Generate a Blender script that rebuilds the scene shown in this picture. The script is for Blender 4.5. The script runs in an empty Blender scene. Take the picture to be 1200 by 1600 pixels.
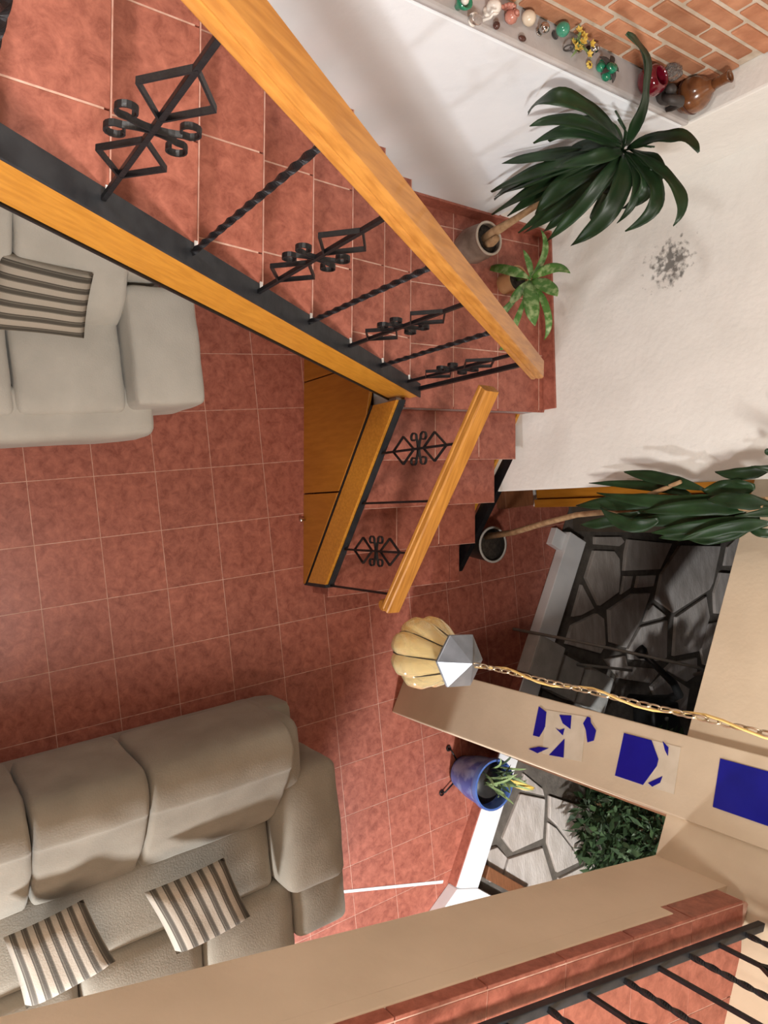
import bpy, math, random
from mathutils import Vector, Matrix

random.seed(7)
SC = bpy.context.scene
COL = SC.collection

# ------------------------------------------------------------------ camera
cam_data = bpy.data.cameras.new('camera')
cam_data.sensor_fit = 'AUTO'
cam_data.sensor_width = 36.0
cam_data.lens = 1185.0 / 1600.0 * 36.0
cam_data.clip_start = 0.02
cam = bpy.data.objects.new('camera', cam_data)
COL.objects.link(cam)
cr = Vector((0.09229187, 0.82423530, 0.55867555))
cd = Vector((0.99442080, -0.10507973, -0.00924782))
cf = Vector((0.05108310, 0.55641209, -0.82933473))
M4 = Matrix(((cr.x, -cd.x, -cf.x, 0.12542), (cr.y, -cd.y, -cf.y, -0.66590), (cr.z, -cd.z, -cf.z, 4.22271), (0, 0, 0, 1)))
cam.matrix_world = M4
SC.camera = cam

# ------------------------------------------------------------------ world (night outside) and exposure
world = bpy.data.worlds.new('night')
SC.world = world
world.use_nodes = True
world.node_tree.nodes['Background'].inputs['Color'].default_value = (0.55, 0.62, 0.8, 1)
world.node_tree.nodes['Background'].inputs['Strength'].default_value = 0.02
SC.view_settings.view_transform = 'Standard'
SC.view_settings.look = 'None'
SC.view_settings.gamma = 1.0
SC.view_settings.use_curve_mapping = False
SC.view_settings.exposure = 0.0

UPPER_LAMP = Vector((1.82, -0.50, 4.96)); UPPER_W = 480.0; UPPER_C = (1.0, 0.97, 0.92)
STAIR_FILL = Vector((-1.28, -1.00, 4.05)); STAIR_FILL_W = 88.0; STAIR_FILL_C = (1.0, 0.97, 0.93)  # added fill light at the stair top, brightens the fascia
LOWER_LAMP = Vector((3.35, -0.80, 0.66)); LOWER_W = 230.0; LOWER_C = (0.98, 0.98, 1.0)
PORCH_LAMP = Vector((3.55, 1.46, 2.95)); PORCH_W = 430.0; PORCH_C = (0.96, 0.98, 1.0)

# ------------------------------------------------------------------ helpers
ORG = {}

def tag(o, label=None, cat=None, group=None, kind=None):
    if label: o['label'] = label
    if cat: o['category'] = cat
    if group: o['group'] = group
    if kind: o['kind'] = kind
    return o

def empty(name, loc, label=None, cat=None, group=None, kind=None):
    o = bpy.data.objects.new(name, None)
    o.empty_display_size = 0.05
    COL.objects.link(o)
    o.location = loc
    ORG[o] = Vector(loc)
    return tag(o, label, cat, group, kind)

class MB:
    def __init__(s):
        s.v = []; s.f = []
    def add(s, vs, fs):
        n = len(s.v)
        s.v += [Vector(p) for p in vs]
        s.f += [tuple(i + n for i in f) for f in fs]
        return s
    def prism(s, poly, z0, z1):
        """vertical prism on a plan polygon; z0/z1 numbers or per-vertex lists"""
        n = len(poly)
        a = sum(poly[i][0] * poly[(i + 1) % n][1] - poly[(i + 1) % n][0] * poly[i][1] for i in range(n))
        idx = list(range(n)) if a > 0 else list(range(n))[::-1]
        g = lambda z, i: z[i] if isinstance(z, (list, tuple)) else z
        lo = [(poly[i][0], poly[i][1], g(z0, i)) for i in idx]
        hi = [(poly[i][0], poly[i][1], g(z1, i)) for i in idx]
        fs = [tuple(range(n))[::-1], tuple(range(n, 2 * n))]
        fs += [(i, (i + 1) % n, n + (i + 1) % n, n + i) for i in range(n)]
        return s.add(lo + hi, fs)
    def box(s, lo, hi):
        return s.prism([(lo[0], lo[1]), (hi[0], lo[1]), (hi[0], hi[1]), (lo[0], hi[1])], lo[2], hi[2])
    def extrude(s, poly3, d):
        """extrude planar 3D polygon along vector d"""
        n = len(poly3)
        d = Vector(d)
        P = [Vector(p) for p in poly3]
        nn = Vector((0, 0, 0))
        for i in range(n): nn += P[i].cross(P[(i + 1) % n])
        if nn.dot(d) < 0: P = P[::-1]
        fs = [tuple(range(n))[::-1], tuple(range(n, 2 * n))] + [(i, (i + 1) % n, n + (i + 1) % n, n + i) for i in range(n)]
        return s.add(P + [p + d for p in P], fs)
    def beam(s, a, b, prof, up=(0, 0, 1)):
        """sweep closed profile [(across, up)] from a to b"""
        a = Vector(a); b = Vector(b)
        t = (b - a).normalized(); x = t.cross(Vector(up)).normalized(); y = x.cross(t)
        n = len(prof)
        vs = [c + x * p[0] + y * p[1] for c in (a, b) for p in prof]
        fs = [tuple(range(n)), tuple(range(n, 2 * n))[::-1]] + [(i, n + i, n + (i + 1) % n, (i + 1) % n) for i in range(n)]
        return s.add(vs, fs)
    def bar(s, a, b, w, h, up=(0, 0, 1)):
        return s.beam(a, b, [(-w / 2, -h / 2), (w / 2, -h / 2), (w / 2, h / 2), (-w / 2, h / 2)], up)
    def tube(s, pts, r, seg=8, closed=False, cap=True):
        pts = [Vector(p) for p in pts]; n = len(pts)
        rr = r if isinstance(r, (list, tuple)) else [r] * n
        base = len(s.v); ref = None
        for i, p in enumerate(pts):
            t = (pts[(i + 1) % n] - pts[i - 1]) if closed else (pts[min(i + 1, n - 1)] - pts[max(i - 1, 0)])
            t.normalize()
            if ref is None:
                ref = t.orthogonal().normalized()
            x = (ref - t * ref.dot(t)).normalized(); ref = x; y = t.cross(x)
            for k in range(seg):
                a = 2 * math.pi * k / seg
                s.v.append(p + (x * math.cos(a) + y * math.sin(a)) * rr[i])
        for i in range(n if closed else n - 1):
            j = (i + 1) % n
            for k in range(seg):
                l = (k + 1) % seg
                s.f.append((base + i * seg + k, base + i * seg + l, base + j * seg + l, base + j * seg + k))
        if not closed and cap:
            s.f.append(tuple(base + k for k in range(seg))[::-1])
            s.f.append(tuple(base + (n - 1) * seg + k for k in range(seg)))
        return s
    def lathe(s, prof, c, seg=24, rot=None, scale=(1, 1), ring=False):
        """profile [(r, z)] around vertical axis at c; rot optional 3x3"""
        c = Vector(c); base = len(s.v); n = len(prof)
        for r, z in prof:
            for k in range(seg):
                a = 2 * math.pi * k / seg
                p = Vector((r * math.cos(a) * scale[0], r * math.sin(a) * scale[1], z))
                s.v.append(c + (rot @ p if rot else p))
        for i in range(n - 1):
            for k in range(seg):
                l = (k + 1) % seg
                s.f.append((base + i * seg + k, base + i * seg + l, base + (i + 1) * seg + l, base + (i + 1) * seg + k))
        if ring:
            for k in range(seg):
                l = (k + 1) % seg; t = base + (n - 1) * seg
                s.f.append((t + k, t + l, base + l, base + k))
            return s
        s.f.append(tuple(base + k for k in range(seg))[::-1])
        s.f.append(tuple(base + (n - 1) * seg + k for k in range(seg)))
        return s
    def ball(s, c, r, seg=14, rings=8, sc=(1, 1, 1), rot=None):
        prof = [(max(1e-4, math.sin(math.pi * i / rings)) , -math.cos(math.pi * i / rings)) for i in range(rings + 1)]
        c = Vector(c); base = len(s.v)
        m = MB().lathe(prof, (0, 0, 0), seg)
        vs = [Vector((p.x * r * sc[0], p.y * r * sc[1], p.z * r * sc[2])) for p in m.v]
        if rot: vs = [rot @ p for p in vs]
        return s.add([c + p for p in vs], m.f)
    def strip(s, path, nrm, t_in, w_out, closed=False):
        """flat bar following a planar path, wide along nrm"""
        path = [Vector(p) for p in path]; nrm = Vector(nrm).normalized(); n = len(path); base = len(s.v)
        for i, p in enumerate(path):
            if closed:
                d1 = (p - path[i - 1]).normalized(); d2 = (path[(i + 1) % n] - p).normalized()
            else:
                d1 = (p - path[max(i - 1, 0)]); d2 = (path[min(i + 1, n - 1)] - p)
                d1 = d1.normalized() if d1.length > 1e-9 else d2.normalized()
                d2 = d2.normalized() if d2.length > 1e-9 else d1
            t = (d1 + d2).normalized(); b = nrm.cross(t)
            k = 1 / max(0.5, t.dot(d1))
            for sx, sy in ((-1, -1), (1, -1), (1, 1), (-1, 1)):
                s.v.append(p + b * (sx * t_in / 2 * k) + nrm * (sy * w_out / 2))
        for i in range(n if closed else n - 1):
            j = (i + 1) % n
            for k in range(4):
                l = (k + 1) % 4
                s.f.append((base + i * 4 + k, base + i * 4 + l, base + j * 4 + l, base + j * 4 + k))
        if not closed:
            s.f.append((base + 3, base + 2, base + 1, base)); e = base + (n - 1) * 4
            s.f.append((e, e + 1, e + 2, e + 3))
        return s
    def grid(s, fn, nu, nv):
        base = len(s.v)
        for i in range(nu + 1):
            for j in range(nv + 1):
                s.v.append(Vector(fn(i / nu, j / nv)))
        for i in range(nu):
            for j in range(nv):
                a = base + i * (nv + 1) + j
                s.f.append((a, a + nv + 1, a + nv + 2, a + 1))
        return s
    def build(s, name, mat, parent=None, smooth=False, bevel=0.0, origin=None, angle=None):
        if parent is not None:
            org = ORG[parent]
        elif origin is not None:
            org = Vector(origin)
        else:
            xs = [p.x for p in s.v]; ys = [p.y for p in s.v]; zs = [p.z for p in s.v]
            org = Vector(((min(xs) + max(xs)) / 2, (min(ys) + max(ys)) / 2, min(zs)))
        me = bpy.data.meshes.new(name)
        me.from_pydata([tuple(p - org) for p in s.v], [], s.f)
        me.validate()
        me.update()
        o = bpy.data.objects.new(name, me)
        COL.objects.link(o)
        me.materials.append(mat)
        if smooth:
            for p in me.polygons: p.use_smooth = True
            if angle:
                me.set_sharp_from_angle(angle=math.radians(angle))
        if parent is not None:
            o.parent = parent
        else:
            o.location = org
        ORG[o] = org
        if bevel:
            m = o.modifiers.new('bevel', 'BEVEL'); m.width = bevel; m.segments = 2; m.limit_method = 'ANGLE'; m.angle_limit = math.radians(35)
        return o

def copy_tree(o, parent=None, loc=None):
    c = o.copy(); COL.objects.link(c)
    if parent is not None: c.parent = parent
    if loc is not None: c.location = loc
    for ch in list(o.children):
        copy_tree(ch, c)
    return c

# ------------------------------------------------------------------ materials
def new_mat(name):
    m = bpy.data.materials.new(name); m.use_nodes = True
    nt = m.node_tree
    return m, nt, nt.nodes['Principled BSDF']

def ramp(nt, stops):
    r = nt.nodes.new('ShaderNodeValToRGB')
    e = r.color_ramp.elements
    while len(e) < len(stops): e.new(0.5)
    for el, (p, c) in zip(e, stops):
        el.position = p; el.color = (*c, 1)
    return r

def mat(name, c1, c2=None, rough=0.6, scale=6.0, detail=6.0, stretch=(1, 1, 1), bump=0.0, bscale=None, metallic=0.0,
        spec=0.5, rnd=0.0, lo=0.35, hi=0.65, coat=0.0, transmission=0.0, sheen=0.0, distortion=0.0, rot=None, nrough=0.5):
    m, nt, b = new_mat(name)
    L = nt.links
    b.inputs['Roughness'].default_value = rough
    b.inputs['Metallic'].default_value = metallic
    b.inputs['Specular IOR Level'].default_value = spec
    b.inputs['Coat Weight'].default_value = coat
    b.inputs['Transmission Weight'].default_value = transmission
    b.inputs['Sheen Weight'].default_value = sheen
    tc = nt.nodes.new('ShaderNodeTexCoord'); mp = nt.nodes.new('ShaderNodeMapping')
    mp.inputs['Scale'].default_value = stretch
    if rot:
        m0 = nt.nodes.new('ShaderNodeMapping'); m0.inputs['Rotation'].default_value = [math.radians(a) for a in rot]
        L.new(tc.outputs['Object'], m0.inputs['Vector']); L.new(m0.outputs['Vector'], mp.inputs['Vector'])
    else:
        L.new(tc.outputs['Object'], mp.inputs['Vector'])
    vec = mp.outputs['Vector']
    if rnd:
        oi = nt.nodes.new('ShaderNodeObjectInfo')
        ad = nt.nodes.new('ShaderNodeVectorMath'); ad.operation = 'ADD'
        sc = nt.nodes.new('ShaderNodeMath'); sc.operation = 'MULTIPLY'; sc.inputs[1].default_value = 37.0
        L.new(oi.outputs['Random'], sc.inputs[0]); L.new(vec, ad.inputs[0]); L.new(sc.outputs[0], ad.inputs[1])
        vec = ad.outputs[0]
    n = nt.nodes.new('ShaderNodeTexNoise')
    n.inputs['Scale'].default_value = scale; n.inputs['Detail'].default_value = detail
    n.inputs['Distortion'].default_value = distortion
    n.inputs['Roughness'].default_value = nrough
    L.new(vec, n.inputs['Vector'])
    r = ramp(nt, [(lo, c1), (hi, c2 or c1)])
    L.new(n.outputs['Fac'], r.inputs['Fac'])
    col = r.outputs['Color']
    if rnd:
        hs = nt.nodes.new('ShaderNodeHueSaturation')
        mr = nt.nodes.new('ShaderNodeMapRange'); mr.inputs['To Min'].default_value = 1 - rnd; mr.inputs['To Max'].default_value = 1 + rnd
        L.new(oi.outputs['Random'], mr.inputs['Value']); L.new(mr.outputs['Result'], hs.inputs['Value'])
        L.new(col, hs.inputs['Color']); col = hs.outputs['Color']
    L.new(col, b.inputs['Base Color'])
    if bump:
        bn = nt.nodes.new('ShaderNodeTexNoise'); bn.inputs['Scale'].default_value = bscale or scale * 4; bn.inputs['Detail'].default_value = 4
        L.new(mp.outputs['Vector'], bn.inputs['Vector'])
        bp = nt.nodes.new('ShaderNodeBump'); bp.inputs['Strength'].default_value = bump; bp.inputs['Distance'].default_value = 0.01
        L.new(bn.outputs['Fac'], bp.inputs['Height']); L.new(bp.outputs['Normal'], b.inputs['Normal'])
    return m

M = {}
M['tile'] = mat('terracotta tile', (0.205, 0.052, 0.033), (0.48, 0.165, 0.112), rough=0.42, scale=19, detail=13, rnd=0.05, lo=0.32, hi=0.70, distortion=0.4, nrough=0.74, bump=0.03, bscale=60)
M['grout'] = mat('pale grout', (0.52, 0.30, 0.225), (0.66, 0.45, 0.36), rough=0.8, scale=30)
M['plaster_cool'] = mat('white plaster left', (0.80, 0.845, 0.89), (0.85, 0.89, 0.93), rough=0.85, scale=2.5, bump=0.25, bscale=14)
M['plaster'] = mat('white plaster', (0.76, 0.745, 0.70), (0.83, 0.815, 0.77), rough=0.9, scale=3, bump=0.35, bscale=26)
M['beige'] = mat('beige plaster', (0.66, 0.54, 0.40), (0.74, 0.61, 0.46), rough=0.85, scale=2.5, bump=0.12, bscale=40)
M['cream'] = mat('cream plaster', (0.60, 0.485, 0.345), (0.66, 0.54, 0.39), rough=0.8, scale=4, bump=0.10, bscale=40)
M['white'] = mat('white marble', (0.78, 0.80, 0.82), (0.86, 0.87, 0.88), rough=0.35, scale=5)
M['wood'] = mat('golden varnished wood', (0.56, 0.235, 0.022), (0.68, 0.305, 0.035), rough=0.33, scale=5, rot=(34.4, 0, 0), stretch=(14, 1.2, 14), coat=0.3, bump=0.03)
M['wood_rail'] = mat('golden handrail wood', (0.42, 0.17, 0.028), (0.57, 0.255, 0.050), rough=0.42, scale=5, rot=(34.4, 0, 0), stretch=(16, 1.2, 16), coat=0.15, bump=0.03)
M['wood_rail2'] = mat('golden lower handrail wood', (0.44, 0.18, 0.028), (0.60, 0.27, 0.050), rough=0.42, scale=5, rot=(0, -36, 0), stretch=(1.2, 16, 16), coat=0.15, bump=0.03)
M['wood_dark'] = mat('orange cabinet wood', (0.42, 0.155, 0.010), (0.50, 0.195, 0.018), rough=0.4, scale=4, stretch=(10, 10, 1.6), coat=0.15)
M['wood_brown'] = mat('brown wood', (0.16, 0.062, 0.025), (0.22, 0.09, 0.04), rough=0.55, scale=10, stretch=(1, 6, 6))
M['iron'] = mat('black wrought iron', (0.005, 0.005, 0.006), (0.010, 0.010, 0.012), rough=0.42, scale=30, bump=0.10, spec=0.4)
M['steel_dark'] = mat('dark grey steel', (0.014, 0.016, 0.020), (0.027, 0.030, 0.035), rough=0.5, scale=14, bump=0.08, spec=0.4)
M['fabric'] = mat('grey beige fabric', (0.245, 0.222, 0.178), (0.30, 0.273, 0.22), rough=0.95, scale=5, bump=0.22, bscale=120, sheen=0.1)
M['fabric2'] = mat('light grey fabric', (0.43, 0.41, 0.365), (0.49, 0.47, 0.42), rough=0.95, scale=5, bump=0.22, bscale=120, sheen=0.15)
M['brick'] = mat('orange brick', (0.38, 0.155, 0.078), (0.53, 0.25, 0.135), rough=0.85, scale=11, rnd=0.18, bump=0.25, bscale=60)
M['mortar'] = mat('brick mortar', (0.52, 0.44, 0.34), (0.62, 0.53, 0.43), rough=0.95, scale=20, bump=0.3)
M['leaf'] = mat('dark leaf', (0.009, 0.027, 0.009), (0.018, 0.048, 0.017), rough=0.42, scale=9, rnd=0.2, spec=0.4)
M['leaf_light'] = mat('spotted green leaf', (0.075, 0.19, 0.035), (0.34, 0.44, 0.20), rough=0.45, scale=26, rnd=0.12, lo=0.47, hi=0.66)
M['bush'] = mat('bush leaf', (0.014, 0.036, 0.012), (0.04, 0.075, 0.026), rough=0.6, scale=12)
M['stem'] = mat('pale bark', (0.30, 0.17, 0.08), (0.46, 0.30, 0.16), rough=0.8, scale=25, bump=0.3)
M['soil'] = mat('dark soil', (0.018, 0.014, 0.010), (0.05, 0.04, 0.03), rough=1.0, scale=40, bump=0.6)
M['pot_grey'] = mat('glazed grey brown pot', (0.16, 0.125, 0.10), (0.36, 0.31, 0.26), rough=0.4, scale=9)
M['pot_dark'] = mat('dark pot', (0.014, 0.012, 0.011), (0.03, 0.026, 0.022), rough=0.45, scale=9)
M['pot_rim'] = mat('pale pot rim', (0.45, 0.38, 0.31), (0.55, 0.48, 0.4), rough=0.5, scale=9)
M['pot_terra'] = mat('tan clay pot', (0.45, 0.24, 0.10), (0.52, 0.30, 0.14), rough=0.6, scale=9)
M['pot_blue'] = mat('blue painted pot', (0.035, 0.085, 0.36), (0.19, 0.29, 0.55), rough=0.35, scale=11, lo=0.45, hi=0.62, coat=0.4)
M['pot_blue_rim'] = mat('blue pot rim', (0.05, 0.11, 0.36), (0.09, 0.17, 0.44), rough=0.35, scale=11, coat=0.4)
M['cobalt'] = mat('cobalt glass', (0.004, 0.006, 0.24), (0.006, 0.009, 0.30), rough=0.22, scale=5)
M['patch'] = mat('pale mosaic bed', (0.60, 0.52, 0.40), (0.68, 0.60, 0.48), rough=0.7, scale=12)
M['stone'] = mat('flagstone', (0.44, 0.39, 0.35), (0.60, 0.55, 0.51), rough=0.8, scale=5, rnd=0.08, bump=0.5, bscale=22, stretch=(1, 3, 1))
M['ground'] = mat('patio mortar', (0.10, 0.088, 0.075), (0.15, 0.13, 0.11), rough=0.95, scale=14, bump=0.3)
M['concrete'] = mat('pale concrete', (0.40, 0.39, 0.36), (0.50, 0.49, 0.46), rough=0.9, scale=9, bump=0.3)
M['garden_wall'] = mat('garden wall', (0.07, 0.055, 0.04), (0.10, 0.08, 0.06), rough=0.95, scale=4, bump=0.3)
M['zinc'] = mat('zinc sheet', (0.13, 0.145, 0.17), (0.24, 0.26, 0.295), rough=0.38, scale=10, metallic=0.6)
M['brass'] = mat('brass chain', (0.50, 0.42, 0.30), (0.66, 0.58, 0.44), rough=0.3, scale=20, metallic=0.85)
M['cord'] = mat('yellow cord', (0.62, 0.42, 0.14), (0.70, 0.50, 0.20), rough=0.4, scale=20)
M['amber'] = mat('amber blown glass', (0.98, 0.82, 0.44), (1.0, 0.90, 0.58), rough=0.08, scale=4, detail=1, transmission=0.74, spec=0.8)
M['wire'] = mat('black wire', (0.01, 0.01, 0.01), rough=0.5)
M['chrome'] = mat('chrome', (0.75, 0.75, 0.75), rough=0.2, metallic=1.0)
M['rubber'] = mat('black rubber', (0.006, 0.006, 0.006), (0.012, 0.012, 0.012), rough=0.5, scale=20)
M['grey_plastic'] = mat('grey tube', (0.20, 0.19, 0.17), rough=0.5)
def glass(name, c, rough=0.08, tr=0.7):
    return mat(name, c, rough=rough, transmission=tr, coat=0.3)
M['g_white'] = mat('milky white glaze', (0.74, 0.70, 0.64), (0.82, 0.78, 0.72), rough=0.2, scale=10)
M['g_cream'] = mat('cream stone', (0.66, 0.56, 0.42), (0.74, 0.64, 0.52), rough=0.2, scale=10)
M['g_brown'] = mat('dark brown stone', (0.06, 0.026, 0.02), (0.12, 0.05, 0.04), rough=0.25, scale=14)
M['g_red'] = mat('rose pink glaze', (0.42, 0.15, 0.11), (0.55, 0.26, 0.20), rough=0.25, scale=12)
M['g_green'] = mat('green stone', (0.03, 0.20, 0.12), (0.07, 0.34, 0.23), rough=0.15, scale=16, coat=0.5)
M['g_silver'] = mat('silver ball', (0.6, 0.6, 0.6), rough=0.12, metallic=1.0)
M['g_clear'] = glass('clear glass', (0.95, 0.95, 0.95), 0.03, 0.95)
M['g_emerald'] = mat('emerald glass', (0.006, 0.10, 0.05), (0.02, 0.30, 0.17), rough=0.08, scale=20, coat=0.6)
M['g_ruby'] = mat('ruby glaze', (0.11, 0.003, 0.010), (0.16, 0.006, 0.018), rough=0.1, scale=6, coat=0.6)
M['g_black'] = mat('matte black clay', (0.035, 0.030, 0.028), (0.055, 0.048, 0.045), rough=0.55, scale=10)
M['g_jug'] = mat('brown glazed clay', (0.10, 0.034, 0.012), (0.23, 0.09, 0.034), rough=0.22, scale=9, coat=0.4, stretch=(1, 1, 3))
M['petal'] = mat('yellow petals', (0.62, 0.42, 0.06), (0.74, 0.56, 0.14), rough=0.6, scale=20)
M['leaf_small'] = mat('pale green ornament leaf', (0.16, 0.24, 0.09), (0.24, 0.33, 0.14), rough=0.6, scale=20)
M['ledge'] = mat('grey cement ledge', (0.42, 0.40, 0.395), (0.52, 0.495, 0.485), rough=0.8, scale=7, bump=0.2)
M['nosing'] = mat('worn tile edge', (0.50, 0.25, 0.19), (0.62, 0.38, 0.31), rough=0.7, scale=30)
M['ceiling'] = mat('upper ceiling darkened to cut bounce', (0.10, 0.06, 0.035), (0.14, 0.085, 0.05), rough=0.8, scale=3)  # unseen ceiling, dark tone chosen to lower the bounce light
M['far_wall'] = mat('far wall darkened to cut bounce', (0.11, 0.07, 0.045), (0.15, 0.10, 0.065), rough=0.85, scale=3)  # walls out of view, darkened to keep the ambient light down

def stripe_mat(name, axis, n):
    m, nt, b = new_mat(name); L = nt.links
    b.inputs['Roughness'].default_value = 0.95
    tc = nt.nodes.new('ShaderNodeUVMap'); tc.uv_map = 'UVMap'
    sp = nt.nodes.new('ShaderNodeSeparateXYZ'); L.new(tc.outputs['UV'], sp.inputs[0])
    mu = nt.nodes.new('ShaderNodeMath'); mu.operation = 'MULTIPLY'; mu.inputs[1].default_value = n
    L.new(sp.outputs[axis], mu.inputs[0])
    fr = nt.nodes.new('ShaderNodeMath'); fr.operation = 'FRACT'; L.new(mu.outputs[0], fr.inputs[0])
    C1 = (0.42, 0.375, 0.31); C2 = (0.085, 0.075, 0.06); C3 = (0.17, 0.155, 0.125)
    r = ramp(nt, [(0.0, C1), (0.42, C2), (0.52, C3), (0.60, C2), (0.86, C3), (0.94, C1)])
    r.color_ramp.interpolation = 'CONSTANT'
    L.new(fr.outputs[0], r.inputs['Fac']); L.new(r.outputs['Color'], b.inputs['Base Color'])
    tc2 = nt.nodes.new('ShaderNodeTexCoord')
    bn = nt.nodes.new('ShaderNodeTexNoise'); bn.inputs['Scale'].default_value = 120
    L.new(tc2.outputs['Object'], bn.inputs['Vector'])
    bp = nt.nodes.new('ShaderNodeBump'); bp.inputs['Strength'].default_value = 0.2; bp.inputs['Distance'].default_value = 0.01
    L.new(bn.outputs['Fac'], bp.inputs['Height']); L.new(bp.outputs['Normal'], b.inputs['Normal'])
    return m
M['stripe_u'] = stripe_mat('striped cloth across', 0, 7.0)
M['stripe_v'] = stripe_mat('striped cloth along', 1, 6.0)

def stained_plaster():
    """back wall plaster with the dark mould stain the photo shows"""
    m = mat('white plaster with mould stain', (0.76, 0.745, 0.70), (0.83, 0.815, 0.77), rough=0.9, scale=3, bump=0.35, bscale=26)
    nt = m.node_tree; L = nt.links; b = nt.nodes['Principled BSDF']
    old = b.inputs['Base Color'].links[0].from_socket
    tc = nt.nodes.new('ShaderNodeTexCoord')
    sub = nt.nodes.new('ShaderNodeVectorMath'); sub.operation = 'SUBTRACT'; sub.inputs[1].default_value = STAIN
    L.new(tc.outputs['Object'], sub.inputs[0])
    sc = nt.nodes.new('ShaderNodeVectorMath'); sc.operation = 'MULTIPLY'; sc.inputs[1].default_value = (6.0, 0.0, 5.0)
    L.new(sub.outputs[0], sc.inputs[0])
    ln = nt.nodes.new('ShaderNodeVectorMath'); ln.operation = 'LENGTH'; L.new(sc.outputs[0], ln.inputs[0])
    n = nt.nodes.new('ShaderNodeTexNoise'); n.inputs['Scale'].default_value = 32; n.inputs['Detail'].default_value = 5
    L.new(tc.outputs['Object'], n.inputs['Vector'])
    ma = nt.nodes.new('ShaderNodeMath'); ma.operation = 'MULTIPLY_ADD'; ma.inputs[1].default_value = -0.42; ma.inputs[2].default_value = 0.34
    L.new(ln.outputs['Value'], ma.inputs[0])
    ad = nt.nodes.new('ShaderNodeMath'); ad.operation = 'ADD'; L.new(ma.outputs[0], ad.inputs[0]); L.new(n.outputs['Fac'], ad.inputs[1])
    r = ramp(nt, [(0.60, (0, 0, 0)), (0.78, (0.85, 0.85, 0.85))]); L.new(ad.outputs[0], r.inputs['Fac'])
    mx = nt.nodes.new('ShaderNodeMix'); mx.data_type = 'RGBA'
    L.new(r.outputs['Color'], mx.inputs['Factor']); L.new(old, mx.inputs['A']); mx.inputs['B'].default_value = (0.10, 0.095, 0.085, 1)
    L.new(mx.outputs['Result'], b.inputs['Base Color'])
    return m

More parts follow.
